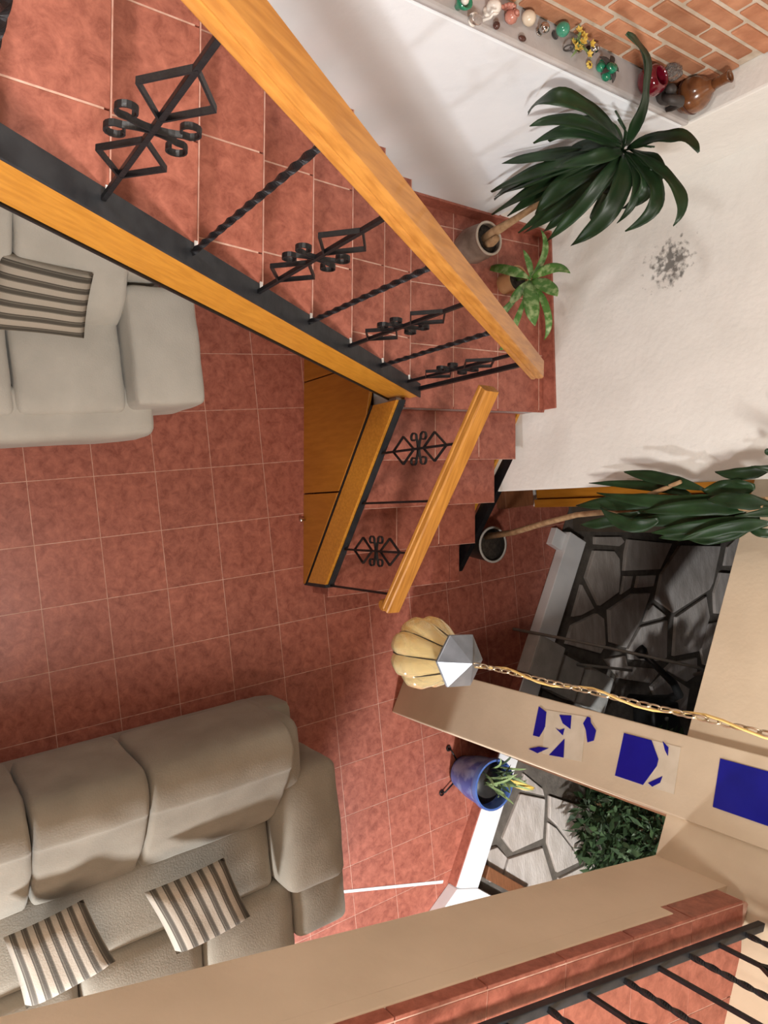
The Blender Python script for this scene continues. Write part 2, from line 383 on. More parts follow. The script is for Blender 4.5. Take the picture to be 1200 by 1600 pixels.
# outlines of irregular pieces (metres)
GEO = {"flag_left":[[[0.81,4.241],[0.85,4.562],[0.899,4.601],[0.927,4.531],[0.873,4.234]],[[0.921,4.218],[0.961,4.461],[1.034,4.518],[1.165,4.514],[1.312,4.475],[1.386,4.227],[1.129,4.09]],[[1.419,3.903],[1.177,4.037],[1.396,4.163],[1.424,4.004]],[[0.884,4.659],[0.998,5.255],[1.202,5.058],[1.145,4.572],[0.989,4.613]],[[1.19,4.578],[1.207,4.69],[1.304,4.644],[1.341,4.516]],[[1.217,4.758],[1.246,4.992],[1.337,4.945],[1.315,4.712]],[[1.03,5.378],[1.119,6.001],[1.448,5.835],[1.503,5.773],[1.621,5.206],[1.465,4.978],[1.251,5.076]],[[1.442,4.339],[1.358,4.661],[1.389,4.891],[1.615,4.723],[1.798,4.518],[1.715,4.329]],[[1.486,3.885],[1.443,4.189],[1.501,4.267],[1.717,4.263],[1.781,4.192],[1.621,3.8]],[[1.535,4.861],[1.501,4.925],[1.633,5.105],[1.628,4.791]],[[1.664,4.74],[1.673,5.112],[2.004,5.061],[2.008,4.938],[1.911,4.561],[1.82,4.549]],[[1.666,5.239],[1.558,5.712],[1.759,5.743],[2.044,5.545],[2.01,5.16]],[[1.144,6.127],[1.054,6.343],[1.345,6.248],[1.316,6.048]],[[1.371,5.971],[1.411,6.182],[1.777,6.021],[1.744,5.841],[1.549,5.851]],[[1.82,5.722],[1.842,5.928],[2.261,5.793],[2.187,5.609],[2.052,5.585]],[[2.065,5.128],[2.101,5.512],[2.258,5.493],[2.285,5.332],[2.104,5.024]],[[1.843,4.249],[1.87,4.51],[1.964,4.532],[2.094,4.976],[2.181,4.821],[2.038,4.401]],[[2.21,4.817],[2.135,5.021],[2.353,5.35],[2.557,5.273],[2.382,4.893]]],
"flag_right":[[[2.655,3.182],[2.776,3.435],[3.071,3.376],[3.063,3.055],[2.925,2.966],[2.812,3.057]],[[2.973,3.45],[3.042,3.528],[3.283,3.697],[3.4,3.744],[3.391,3.497],[3.128,3.422]],[[3.098,3.007],[3.14,3.361],[3.429,3.435],[3.365,3.047],[3.249,2.92]],[[2.967,2.901],[3.076,2.983],[3.227,2.897],[3.192,2.79],[2.957,2.8]],[[2.511,3.234],[2.689,3.417],[2.747,3.429],[2.634,3.202]],[[3.445,3.511],[3.45,3.84],[3.588,4.208],[3.701,3.894],[3.548,3.508]],[[2.765,3.483],[2.957,3.816],[3.203,4.036],[3.366,3.768],[3.035,3.548],[2.937,3.464]],[[2.97,3.855],[3.19,4.388],[3.437,4.45],[3.484,4.089],[3.394,3.805],[3.217,4.077]]],
"shards":[[[0.298,1.24],[0.279,1.303],[0.202,1.325],[0.142,1.306],[0.14,1.263]],[[0.284,1.395],[0.297,1.473],[0.229,1.493],[0.246,1.434]],[[0.213,1.395],[0.208,1.426],[0.223,1.455],[0.187,1.457]],[[0.065,1.262],[0.093,1.326],[0.102,1.392],[0.059,1.328]],[[0.07,1.409],[0.173,1.475],[0.081,1.504],[0.074,1.443]],[[0.275,1.561],[0.314,1.574],[0.313,1.592],[0.29,1.605],[0.26,1.649],[0.208,1.653],[0.191,1.62],[0.246,1.59]],[[0.285,1.813],[0.287,1.969],[0.213,2.029],[0.181,2.03],[0.081,1.987],[0.08,1.83]],[[0.297,2.026],[0.277,2.063],[0.239,2.071],[0.258,2.051]],[[0.097,2.01],[0.145,2.071],[0.115,2.068],[0.087,2.035]],[[0.292,2.315],[0.295,2.646],[0.087,2.665],[0.089,2.335]]],
"patches":[[[0.29,1.294],[0.312,1.566],[0.091,1.62],[0.067,1.361]],[[0.285,1.805],[0.292,2.121],[0.087,2.147],[0.076,1.829]]],
"drac1":[[[[-1.195,2.15,2.136],[-1.246,2.007,2.068],[-1.26,1.963,1.873]],0.06],[[[-1.224,2.017,2.201],[-1.229,1.864,2.102],[-1.239,1.732,1.982]],0.04],[[[-1.231,1.956,2.237],[-1.217,1.673,2.244],[-1.26,1.68,2.029]],0.05],[[[-1.187,2.168,2.047],[-1.227,2.036,1.834],[-1.251,1.91,1.627]],0.04],[[[-1.167,2.15,2.03],[-1.193,2.05,1.766],[-1.237,2.15,1.316]],0.048],[[[-1.145,2.138,2.082],[-1.142,2.11,1.79],[-1.09,2.098,1.446]],0.055],[[[-1.127,2.162,2.076],[-1.099,2.19,1.763],[-1.029,2.202,1.41]],0.045],[[[-1.106,2.126,2.088],[-1.107,2.07,1.905],[-1.02,2.046,1.68]],0.07],[[[-1.07,2.12,2.148],[-0.911,2.05,2.117],[-0.804,2.02,1.902]],0.06],[[[-1.078,2.156,2.016],[-1.03,2.17,1.808],[-0.974,2.176,1.602]],0.04],[[[-1.115,2.132,2.157],[-0.951,2.09,2.213],[-0.839,2.072,2.114]],0.03],[[[-1.083,2.15,2.125],[-0.969,2.15,1.98],[-0.918,2.15,1.912]],0.042],[[[-1.15,2.135,2.213],[-1.088,2.1,2.391],[-0.983,2.085,2.502]],0.048],[[[-1.103,2.126,2.27],[-0.879,2.07,2.407],[-0.735,2.046,2.397]],0.036],[[[-1.106,2.144,2.271],[-1.008,2.13,2.286],[-0.986,2.124,2.207]],0.05],[[[-1.196,2.135,2.211],[-1.258,1.891,2.426],[-1.282,1.614,2.564]],0.055],[[[-1.197,2.165,2.138],[-1.204,2.095,2.034],[-1.246,2.1,1.81]],0.05],[[[-1.16,2.159,2.111],[-1.164,2.17,1.92],[-1.159,2.189,1.592]],0.055],[[[-1.069,2.144,2.1],[-1.033,2.13,2.063],[-1.017,2.124,2.007]],0.04]],
"drac2":[[[[0.344,2.6,2.087],[0.279,2.6,1.845],[0.236,2.6,1.635]],0.044],[[[0.374,2.615,2.007],[0.32,2.63,1.782],[0.286,2.63,1.368]],0.037],[[[0.337,2.585,2.348],[0.346,2.57,2.227],[0.349,2.57,2.098]],0.066],[[[0.25,2.59,2.438],[0.277,2.58,2.303],[0.263,2.58,2.163]],0.04],[[[0.37,2.58,2.258],[0.398,2.56,1.937],[0.337,2.56,1.478]],0.051],[[[0.435,2.57,2.335],[0.422,2.54,2.12],[0.441,2.54,1.762]],0.055],[[[0.451,2.585,2.287],[0.478,2.57,2.011],[0.494,2.57,1.644]],0.055],[[[0.479,2.575,2.366],[0.514,2.55,2.106],[0.548,2.55,1.812]],0.048],[[[0.499,2.56,2.423],[0.517,2.52,2.245],[0.581,2.52,1.985]],0.044],[[[0.385,2.59,1.917],[0.394,2.58,1.636],[0.405,2.58,1.308]],0.058],[[[0.477,2.565,1.854],[0.506,2.53,1.695],[0.412,2.53,1.518]],0.051],[[[0.445,2.575,1.735],[0.492,2.55,1.547],[0.51,2.55,1.358]],0.044],[[[0.495,2.59,2.356],[0.569,2.58,2.164],[0.58,2.58,1.996]],0.037],[[[0.422,2.565,2.433],[0.395,2.53,2.286],[0.384,2.53,2.146]],0.051],[[[0.55,2.575,2.426],[0.54,2.55,2.383],[0.534,2.55,2.332]],0.029],[[[0.45,2.6,1.993],[0.464,2.6,1.81],[0.48,2.6,1.612]],0.058],[[[0.512,2.6,2.156],[0.552,2.6,1.985],[0.578,2.6,1.819]],0.044],[[[0.187,2.585,2.438],[0.188,2.57,2.425],[0.191,2.57,2.41]],0.022]],
"leafy":[[[[-0.89,2.46,1.193],[-0.948,2.41,1.084],[-0.998,2.41,0.924]],0.058],[[[-0.876,2.46,1.246],[-0.958,2.49,1.189],[-1.045,2.49,1.154]],0.035],[[[-0.898,2.46,1.257],[-0.997,2.52,1.285],[-1.123,2.52,1.268]],0.035],[[[-0.869,2.46,1.272],[-0.883,2.48,1.366],[-0.826,2.48,1.484]],0.058],[[[-0.841,2.46,1.259],[-0.788,2.46,1.341],[-0.724,2.46,1.401]],0.076],[[[-0.835,2.46,1.205],[-0.792,2.41,1.16],[-0.755,2.41,1.099]],0.05],[[[-0.831,2.46,1.223],[-0.709,2.38,1.288],[-0.587,2.38,1.301]],0.086],[[[-0.805,2.46,1.273],[-0.638,2.42,1.362],[-0.509,2.42,1.322]],0.04],[[[-0.763,2.46,1.105],[-0.666,2.36,0.987],[-0.663,2.36,0.876]],0.04],[[[-0.718,2.46,1.155],[-0.566,2.34,1.15],[-0.508,2.34,1.048]],0.035]]}

# ================================================================== geometry of the place (metres; x right, y away, z up)
ZL = 0.97            # stair landing
Z2 = 2.55            # upper floor
ZS = 2.10            # underside of the upper slab and of the garden beam
ZC = 5.10            # upper ceiling
def wall_left_x(y): return -1.29 + (y - 2.06) * 0.105
def back_y(x): return 2.83 - (x + 1.209) * 0.0763
def sill(x): return 3.797 - (x - 0.801) * 0.611      # inner face of the garden sill
def beam_y(x): return 2.843 - (x - 0.603) * 0.6225
def fascia_x(y): return 1.606 + (y - 0.52) * 0.2045

# ------------------------------------------------------------------ floor with its tiles
T = 0.33
floor_poly = [(-1.9, -3.2), (5.4, -3.2), (5.4, 1.0), (0.55, 3.95), (-1.35, 3.95)]
floor = MB().prism(floor_poly, -0.12, -0.0015).build('floor', M['grout'], smooth=False, origin=(0, 0, -0.12))
tag(floor, 'reddish terracotta tiled floor of the lower room', kind='structure')
def clip(poly, p, n):
    out = []
    for i in range(len(poly)):
        a = Vector(poly[i]); b = Vector(poly[(i + 1) % len(poly)])
        da = (a - p).dot(n); db = (b - p).dot(n)
        if da >= 0: out.append(tuple(a))
        if (da >= 0) != (db >= 0): out.append(tuple(a + (b - a) * (da / (da - db))))
    return out
sn = Vector((-0.611, -1.0)).normalized()
ln = Vector((1.0, -0.105)).normalized()
tile_me = None
g = 0.0019
for i in range(-5, 15):
    for j in range(-2, 12):
        x0, y0 = i * T, j * T
        q = [(x0 + g, y0 + g), (x0 + T - g, y0 + g), (x0 + T - g, y0 + T - g), (x0 + g, y0 + T - g)]
        c = clip(q, Vector((0.801, 3.797)), sn)
        if len(c) > 2: c = clip(c, Vector((-1.29, 2.06)), ln)
        if len(c) > 2: c = clip(c, Vector((0, 3.95)), Vector((0, -1)))
        if len(c) < 3: continue
        full = len(c) == 4 and all((Vector(a) - Vector(b)).length < 1e-6 for a, b in zip(c, q))
        if full and tile_me is not None:
            o = bpy.data.objects.new('floor_tile', tile_me); COL.objects.link(o)
            o.parent = floor; o.location = (x0 - floor.location.x, y0 - floor.location.y, 0.12)
            o.rotation_euler.z = 0
            continue
        m = MB()
        if full:
            m.prism([(p[0] - x0, p[1] - y0) for p in c], -0.008, 0.0)
            o = m.build('floor_tile', M['tile'], origin=(0, 0, 0), bevel=0)
            tile_me = o.data
            o.parent = floor; o.location = (x0 - floor.location.x, y0 - floor.location.y, 0.12)
        else:
            m.prism(c, -0.008, 0.0).build('floor_tile', M['tile'], floor)
rest = MB().box((-1.9, -3.2, -0.008), (5.4, -0.665, 0.0)).build('tile_field', M['tile'], floor)

# ------------------------------------------------------------------ left wall: plaster parapet, ledge, brick above
wl = empty('wall_left', (-1.6, 0.5, 0), 'white plastered left wall with a ledge and exposed brick above', kind='structure')
ya, yb = -3.2, 2.42
LZ = 2.26
MB().prism([(wall_left_x(ya), ya), (wall_left_x(yb), yb), (wall_left_x(yb) - 0.26, yb), (wall_left_x(ya) - 0.26, ya)], 0.0, LZ - 0.03).build('parapet', M['plaster_cool'], wl, bevel=0.012)
MB().prism([(wall_left_x(ya) + 0.004, ya), (wall_left_x(yb) + 0.004, yb), (wall_left_x(yb) - 0.24, yb), (wall_left_x(ya) - 0.24, ya)], LZ - 0.03, LZ).build('ledge', M['ledge'], wl, bevel=0.012)
MB().prism([(wall_left_x(ya) - 0.136, ya), (wall_left_x(2.43) - 0.136, 2.43), (wall_left_x(2.43) - 0.36, 2.43), (wall_left_x(ya) - 0.36, ya)], LZ - 0.02, ZC).build('mortar_bed', M['mortar'], wl)
br_me = None
bl, bh, bg = 0.262, 0.064, 0.018
wdir = Vector((0.105, 1.0, 0)).normalized()
ang_w = math.atan2(-0.105, 1.0)
for r in range(12):
    zb = LZ + 0.006 + r * (bh + bg)
    for c in range(-1, 7):
        yy = 0.86 + c * (bl + bg) + (0.14 if r % 2 else 0.0) - (0.06 if r % 3 == 1 else 0)
        if yy < 0.6 or yy + bl > 2.43: 
            if yy + bl > 2.43 and yy < 2.38:
                ln_ = 2.425 - yy
                MB().prism([(wall_left_x(yy) - 0.128, yy), (wall_left_x(yy + ln_) - 0.128, yy + ln_), (wall_left_x(yy + ln_) - 0.16, yy + ln_), (wall_left_x(yy) - 0.16, yy)], zb, zb + bh).build('brick', M['brick'], wl, bevel=0.004)
            continue
        px = wall_left_x(yy) - 0.128 + random.uniform(-0.002, 0.002)
        if br_me is None:
            m = MB().box((-0.03, 0, 0), (0, bl, bh))
            o = m.build('brick', M['brick'], origin=(0, 0, 0), bevel=0.004); br_me = o.data
        else:
            o = bpy.data.objects.new('brick', br_me); COL.objects.link(o)
            md = o.modifiers.new('bevel', 'BEVEL'); md.width = 0.004; md.segments = 1
        o.parent = wl; o.location = Vector((px, yy, zb)) - ORG[wl]; o.rotation_euler.z = ang_w

# corner pier between the brick wall and the back wall
pier = MB().prism([(-1.60, 2.45), (wall_left_x(2.42) - 0.004, 2.422), (-1.209, 2.83), (-1.30, 3.05), (-1.75, 3.05)], 0, ZC).build('wall_corner', M['plaster'], bevel=0.01)
tag(pier, 'plastered corner pier beside the brick wall', kind='structure')

# ------------------------------------------------------------------ back wall
bo = Vector((-0.45, 2.80, 0.0))
STAIN = (-0.80 + 0.45, 0.0, 1.86)
M['plaster_stain'] = stained_plaster()
XR = 0.315
wb = MB().prism([(-1.24, back_y(-1.24)), (XR, back_y(XR)), (XR, back_y(XR) + 0.16), (-1.24, back_y(-1.24) + 0.16)], 0, ZC).build('wall_back', M['plaster_stain'], origin=bo, bevel=0.008)
tag(wb, 'rough white back wall with a dark mould stain', kind='structure')
# red tile skirting on the landing
bb = MB()
bb.prism([(-1.23, back_y(-1.23) - 0.012), (-0.165, back_y(-0.165) - 0.012), (-0.165, back_y(-0.165) + 0.01), (-1.23, back_y(-1.23) + 0.01)], ZL, ZL + 0.095)
tag(bb.build('baseboard_back', M['tile'], bevel=0.002), 'red tile skirting along the landing back wall', kind='structure')
bb = MB()
y0, y1 = 1.62, 2.82
bb.prism([(wall_left_x(y0) - 0.01, y0), (wall_left_x(y0) + 0.012, y0), (wall_left_x(y1) + 0.012, y1), (wall_left_x(y1) - 0.01, y1)], ZL, ZL + 0.095)
tag(bb.build('baseboard_left', M['tile'], bevel=0.002), 'red tile skirting along the landing left wall', kind='structure')

# wooden door behind the end of the back wall
dr = empty('door_1', (0.05, 3.52, 0), 'golden wooden door half hidden behind the back wall', kind='structure')
MB().box((-0.45, 3.50, 0.10), (0.43, 3.54, 2.02)).build('door_leaf', M['wood_dark'], dr, bevel=0.004)
MB().box((0.43, 3.47, 0.10), (0.49, 3.56, 2.08)).build('door_jamb', M['wood_dark'], dr, bevel=0.004)
MB().box((0.20, 3.18, 0.0), (0.47, 3.47, 0.10)).build('door_step', M['wood_brown'], dr, bevel=0.006)
wr = MB().prism([(-1.3, 3.56), (0.49, 3.56), (0.49, 3.95), (-1.3, 3.95)], 0, ZS + 0.2).build('wall_recess', M['plaster'])
tag(wr, 'plastered wall of the recess behind the wooden door', kind='structure')

# ------------------------------------------------------------------ upper slab, fascia, beam, pillar, ceilings
slab_poly = [(fascia_x(-0.95), -0.95), (fascia_x(2.02), 2.02), (1.914, 2.027), (5.4, beam_y(5.4)), (5.4, -3.2), (-2.0, -3.2), (-2.0, -0.36), (-1.5, -0.36), (-0.64, -0.46), (-0.60, -0.95)]
fu = empty('floor_upper', (2.5, -0.5, ZS), 'upper floor slab with beige fascia and terracotta tiles', kind='structure')
MB().prism(slab_poly, ZS, 2.44).build('slab', M['beige'], fu)
def off(p, d): return (fascia_x(p) + d, p)
# plaster band, proud of the fascia up to the notch
MB().prism([off(-0.95, -0.002), off(1.60, -0.002), off(1.60, 0.10), off(-0.95, 0.10)], 2.43, 2.50).build('plaster_band', M['beige'], fu, bevel=0.006)
MB().prism([off(-0.93, 0.012), off(1.98, 0.012), (1.93, 1.99), (5.4, beam_y(5.4)), (5.4, -3.2), (-2.0, -3.2), (-2.0, -0.37), (-1.5, -0.37), (-0.65, -0.47), (-0.61, -0.96)], 2.43, 2.548).build('screed', M['grout'], fu)
fd = Vector((0.2045, 1.0)).normalized(); fn = Vector((fd.y, -fd.x))
fo = Vector((fascia_x(-0.95), -0.95))
k = 0
for a in range(0, 10):
    a0, a1 = a * 0.33 + 0.002, min((a + 1) * 0.33 - 0.002, 3.01)
    if a0 > 2.9: continue
    # upright edge tile under the rail
    p = [fo + fd * a0 + fn * 0.002, fo + fd * a1 + fn * 0.002, fo + fd * a1 + fn * 0.014, fo + fd * a0 + fn * 0.014]
    MB().prism([tuple(v) for v in p], 2.437, 2.548).build('edge_tile', M['tile'], fu, bevel=0.002)
    for b in range(0, 5):
        b0, b1 = 0.016 + b * 0.33, 0.016 + (b + 1) * 0.33 - 0.004
        p = [fo + fd * a0 + fn * b0, fo + fd * a1 + fn * b0, fo + fd * a1 + fn * b1, fo + fd * a0 + fn * b1]
        q = clip([tuple(v) for v in p], Vector((1.914, 2.027)), Vector((-0.5285, -0.849)))
        if len(q) > 2:
            MB().prism(q, 2.53, Z2).build('floor_tile', M['tile'], fu)
MB().prism([(fascia_x(-3.2) + 1.67, -3.2), (5.4, -3.2), (5.4, beam_y(5.4)), (fascia_x(0.9) + 1.67, 0.9)], 2.53, Z2 - 0.0002).build('tile_field', M['tile'], fu)
MB().prism([(-2.0, -3.2), (fascia_x(-3.2) + 1.66, -3.2), (fascia_x(-0.97) + 0.02, -0.97), (-0.62, -0.97), (-0.66, -0.48), (-1.5, -0.38), (-2.0, -0.38)], 2.53, Z2 - 0.0003).build('tile_field', M['tile'], fu)

bm = MB()
x0, x1 = 0.18, 5.4
nb = Vector((0.5285, 0.849))
bm.prism([(x0, beam_y(x0)), (x1, beam_y(x1)), (x1 + nb.x * 0.2, beam_y(x1) + nb.y * 0.2), (x0 + nb.x * 0.2, beam_y(x0) + nb.y * 0.2)], ZS, ZC)
wg = bm.build('wall_garden', M['cream'], bevel=0.004)
tag(wg, 'cream plastered wall and beam above the garden opening', kind='structure')
cl = MB().prism([(0.40, 3.10), (1.70, beam_y(1.70) + 0.15), (2.45, 3.20), (2.40, 3.30), (0.80, 4.1), (-1.3, 4.1), (-1.3, 3.1)], ZS + 0.2, ZS + 0.35).build('ceiling_garden_side', M['plaster'])
tag(cl, 'plastered ceiling strip in front of the dark garden side', kind='structure')
# dark partition running back from the pillar to the sill
pa = Vector((1.73, 2.08)) + Vector((0.53, 0.848)) * 0.21
q = [pa + Vector((-0.848, 0.53)) * 0.02, pa + Vector((-0.848, 0.53)) * 0.12, pa + Vector((-0.848, 0.53)) * 0.12 + Vector((0.53, 0.848)) * 1.22, pa + Vector((-0.848, 0.53)) * 0.02 + Vector((0.53, 0.848)) * 1.22]
pf = MB().prism([tuple(v) for v in q], 0, ZS + 0.2).build('wall_partition', M['wood_brown'], bevel=0.004)
tag(pf, 'dark brown partition running back from the pillar', kind='structure')

pd = Vector((-0.848, 0.53)); pn = Vector((-0.53, -0.848))
pp = Vector((1.73, 2.08))
wp = empty('wall_pillar', (1.6, 2.2, 0), 'cream pillar inlaid with broken cobalt blue glass mosaics', kind='structure')
q = [pp, pp + pd * 0.352, pp + pd * 0.352 - pn * 0.22, pp - pn * 0.22]
MB().prism([tuple(v) for v in q], 0, ZC).build('pillar_shaft', M['cream'], wp, bevel=0.006)
def on_pillar(pts, d0, d1, name, m, bevel=0.0):
    P3 = [Vector((*(pp + pd * w + pn * d0), z)) for w, z in pts]
    nrm = Vector((pn.x, pn.y, 0)) * (d1 - d0)
    return MB().extrude(P3, nrm).build(name, m, wp, bevel=bevel)
for P in GEO['patches']: on_pillar(P, -0.002, 0.0025, 'mosaic_bed', M['patch'])
for P in GEO['shards']: on_pillar(P, 0.0, 0.006, 'blue_glass_piece', M['cobalt'], 0.001)

ce = MB().box((-2.0, -3.2, ZC), (5.6, 3.2, ZC + 0.1)).build('ceiling', M['ceiling'])
tag(ce, 'unseen upper ceiling, darkened to cut bounce light', kind='structure')
wf = MB().box((-2.1, -3.3, 0), (5.6, -3.2, ZC)).build('wall_front', M['far_wall'])
tag(wf, 'unseen wall behind the viewer, darkened to cut bounce light', kind='structure')
wri = MB().box((5.4, -3.2, 0), (5.6, 1.25, ZC)).build('wall_right', M['far_wall'])
tag(wri, 'unseen wall at the right end of the room, darkened to cut bounce light', kind='structure')

# ------------------------------------------------------------------ garden sill, threshold, patio
sdir = Vector((1.0, -0.611)).normalized(); sout = Vector((0.5215, 0.8533))
s0 = Vector((0.72, sill(0.72))); s1 = Vector((3.05, sill(3.05)))
ts = MB().prism([tuple(s0), tuple(s1), tuple(s1 + sout * 0.20), tuple(s0 + sout * 0.20)], 0, 0.095).build('trim_sill', M['white'], bevel=0.006)
tag(ts, 'white marble sill along the garden opening', kind='structure')
ts = MB().prism([tuple(s0 + sdir * 0.02 - sout * 0.12), tuple(s0 + sdir * 0.16 - sout * 0.12), tuple(s0 + sdir * 0.16), tuple(s0 + sdir * 0.02)], 0, 0.06).build('trim_sill_end', M['white'], bevel=0.004)
tag(ts, 'short white sill return at the dark left end', kind='structure')
ts = MB().prism([(3.055, 2.42), (3.12, 2.60), (3.42, 2.95), (3.75, 2.72), (3.55, 2.10), (3.20, 2.20)], 0, 0.105).build('trim_sill_corner', M['white'], bevel=0.006)
tag(ts, 'broad white marble corner slab of the sill', kind='structure')
ss = MB()
ss.prism([tuple(s0 + sdir * 0.9 - sout * 0.010), tuple(s1 - sout * 0.010), tuple(s1), tuple(s0 + sdir * 0.9)], 0, 0.085)
tag(ss.build('baseboard_sill', M['tile']), 'red tile skirting under the marble sill', kind='structure')
tr = MB().prism([(2.604, 1.02), (2.62, 1.015), (3.035, 2.37), (3.016, 2.378)], -0.004, 0.004).build('trim_threshold', M['white'])
tag(tr, 'thin white strip set in the tiled floor', kind='structure')

pt = empty('floor_patio', (2.2, 5.0, -0.1), 'garden patio of irregular flagstones', kind='structure')
MB().prism([(0.5, 4.02), (5.6, 0.95), (8.0, 1.0), (8.0, 9.5), (0.5, 9.5)], -0.12, -0.03).build('patio_bed', M['ground'], pt)
for P in GEO['flag_left'] + GEO['flag_right']:
    P = clip(P, Vector((0.801, 3.797)) + sout * 0.205, sout)
    if len(P) > 2:
        MB().prism(P, -0.05, random.uniform(-0.008, 0.006)).build('flagstone', M['stone'], pt, bevel=0.005)
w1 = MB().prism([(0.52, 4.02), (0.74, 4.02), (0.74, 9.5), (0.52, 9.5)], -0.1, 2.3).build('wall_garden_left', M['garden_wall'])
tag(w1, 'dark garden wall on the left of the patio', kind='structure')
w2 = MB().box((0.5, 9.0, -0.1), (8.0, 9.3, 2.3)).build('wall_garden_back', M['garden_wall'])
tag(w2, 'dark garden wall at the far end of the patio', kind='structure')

# ================================================================== staircase
P0 = Vector((-0.588, -0.132, 2.353)); DK = Vector((0.0455, 0.288, -0.197))
RU = 0.197
WN = Vector((-0.9926, 0.121, 0))                      # along a nosing, towards the left wall
def PK(k): return P0 + DK * k
def to_wall(p):
    t = 0.0
    # x + WN.x t = -1.29 + (y + WN.y t - 2.06)*0.105
    t = (wall_left_x(p.y) - p.x) / (WN.x - 0.105 * WN.y)
    return p + WN * t
st = empty('staircase', (-0.6, 1.6, 0), 'L-shaped staircase with red tiled treads and golden wood stringers', 'staircase')
gap = 0.0025
def tread_tiles(poly4, ztop, offset, name='tread_tile', th=0.018):
    """poly4: nose_right, nose_left, back_left, back_right; split along the nosing"""
    a, b, c, d = [Vector((p[0], p[1])) for p in poly4]
    L = (b - a).length
    cuts = [0.0]
    x = offset
    while x < L - 0.05:
        if x > 0.05: cuts.append(x)
        x += 0.33
    cuts.append(L)
    for u0, u1 in zip(cuts[:-1], cuts[1:]):
        f0 = (u0 + (gap if u0 else 0)) / L; f1 = (u1 - (gap if u1 < L else 0)) / L
        q = [a.lerp(b, f0), a.lerp(b, f1), d.lerp(c, f1), d.lerp(c, f0)]
        MB().prism([tuple(v) for v in q], ztop - th, ztop).build(name, M['tile'], st, bevel=0.0025)
for k in range(0, 7):
    zt = ZL + RU * (7 - k)
    n0 = PK(k) + WN * 0.03; b0 = PK(k - 1) + WN * 0.03
    n1 = to_wall(n0); b1 = to_wall(b0)
    f = DK.xy.normalized() * 0.014
    nose = [n0.xy + f, n1.xy + f, b1.xy, b0.xy]
    tread_tiles(nose, zt, (0.14, 0.24, 0.05)[k % 3] + 0.05)
    f2 = DK.xy.normalized() * 0.018
    MB().prism([tuple(n0.xy + f2), tuple(n1.xy + f2), tuple(n1.xy + f), tuple(n0.xy + f)], zt - 0.012, zt + 0.0004).build('nosing', M['nosing'], st)
    MB().prism([tuple(n0.xy), tuple(n1.xy), tuple(b1.xy), tuple(b0.xy)], zt - 0.075, zt - 0.0015).build('step_bed', M['grout'], st)
    # riser under this nosing
    MB().prism([tuple(n0.xy), tuple(n1.xy), tuple(n1.xy - f * 1.2), tuple(n0.xy - f * 1.2)], zt - RU, zt - 0.02).build('riser', M['tile'], st)
# riser up to the upper floor
n0 = PK(-1) + WN * 0.03; n1 = to_wall(n0)
MB().prism([tuple(n0.xy), tuple(n1.xy), tuple(n1.xy + Vector((0, -0.02))), tuple(n0.xy + Vector((0, -0.02)))], Z2 - RU, Z2).build('riser', M['tile'], st)
# sloped soffit of the upper flight
a = PK(-1) + WN * 0.03; b = PK(6.4) + WN * 0.03; a1 = to_wall(a); b1 = to_wall(b)
dz = -0.27
vs = [a, a1, b1, b]
MB().prism([tuple(v.xy) for v in vs], [v.z + dz - 0.04 for v in (a, a, b, b)], [v.z + dz for v in (a, a, b, b)]).build('soffit', M['plaster'], st)

# landing
O = Vector((-0.222, 1.712)); E1 = Vector((0.9936, -0.1132)); E2 = Vector((0.0593, 0.998))
n6 = PK(6) + WN * 0.03; w6 = to_wall(n6)
cor = Vector((wall_left_x(2.82), 2.825)); fr = O + E2 * 1.045
end_s = PK(6.55)
land = [O, fr, cor, w6.xy, n6.xy, Vector((end_s.x, end_s.y))]
MB().prism([tuple(v) for v in land], ZL - 0.16, ZL - 0.016).build('landing_slab', M['white'], st)
MB().prism([tuple(v) for v in land], ZL - 0.016, ZL - 0.0015).build('landing_bed', M['grout'], st)
MB().prism([tuple(O - E1 * 0.20 - E2 * 0.035), tuple(O + E1 * 0.0 - E2 * 0.035), tuple(O), tuple(O - E1 * 0.20)], ZL - 0.25, ZL - 0.03).build('landing_edge', M['white'], st)
# landing tiles on a 0.33 grid
lo_ = O
for i in range(0, 4):
    for j in range(-1, 4):
        q = [lo_ - E1 * (0.33 * i + gap) + E2 * (0.33 * j + gap), lo_ - E1 * (0.33 * (i + 1) - gap) + E2 * (0.33 * j + gap),
             lo_ - E1 * (0.33 * (i + 1) - gap) + E2 * (0.33 * (j + 1) - gap), lo_ - E1 * (0.33 * i + gap) + E2 * (0.33 * (j + 1) - gap)]
        if i == 0: q[0] += E1 * 0.014; q[3] += E1 * 0.014
        c = [tuple(v) for v in q]
        for p_, n_ in ((O, E2), (fr, -E2), (n6.xy, Vector((0.121, 0.9926))), (cor, Vector((1, -0.105)).normalized())):
            if len(c) > 2:
                if p_ is O and i > 0: continue
                c = clip(c, Vector(p_), Vector(n_))
        if len(c) > 2: c = clip(c, Vector((-1.209, 2.825)), Vector((-0.0763, -1)).normalized())
        if len(c) > 2:
            MB().prism(c, ZL - 0.018, ZL).build('tread_tile', M['tile'], st, bevel=0.002)
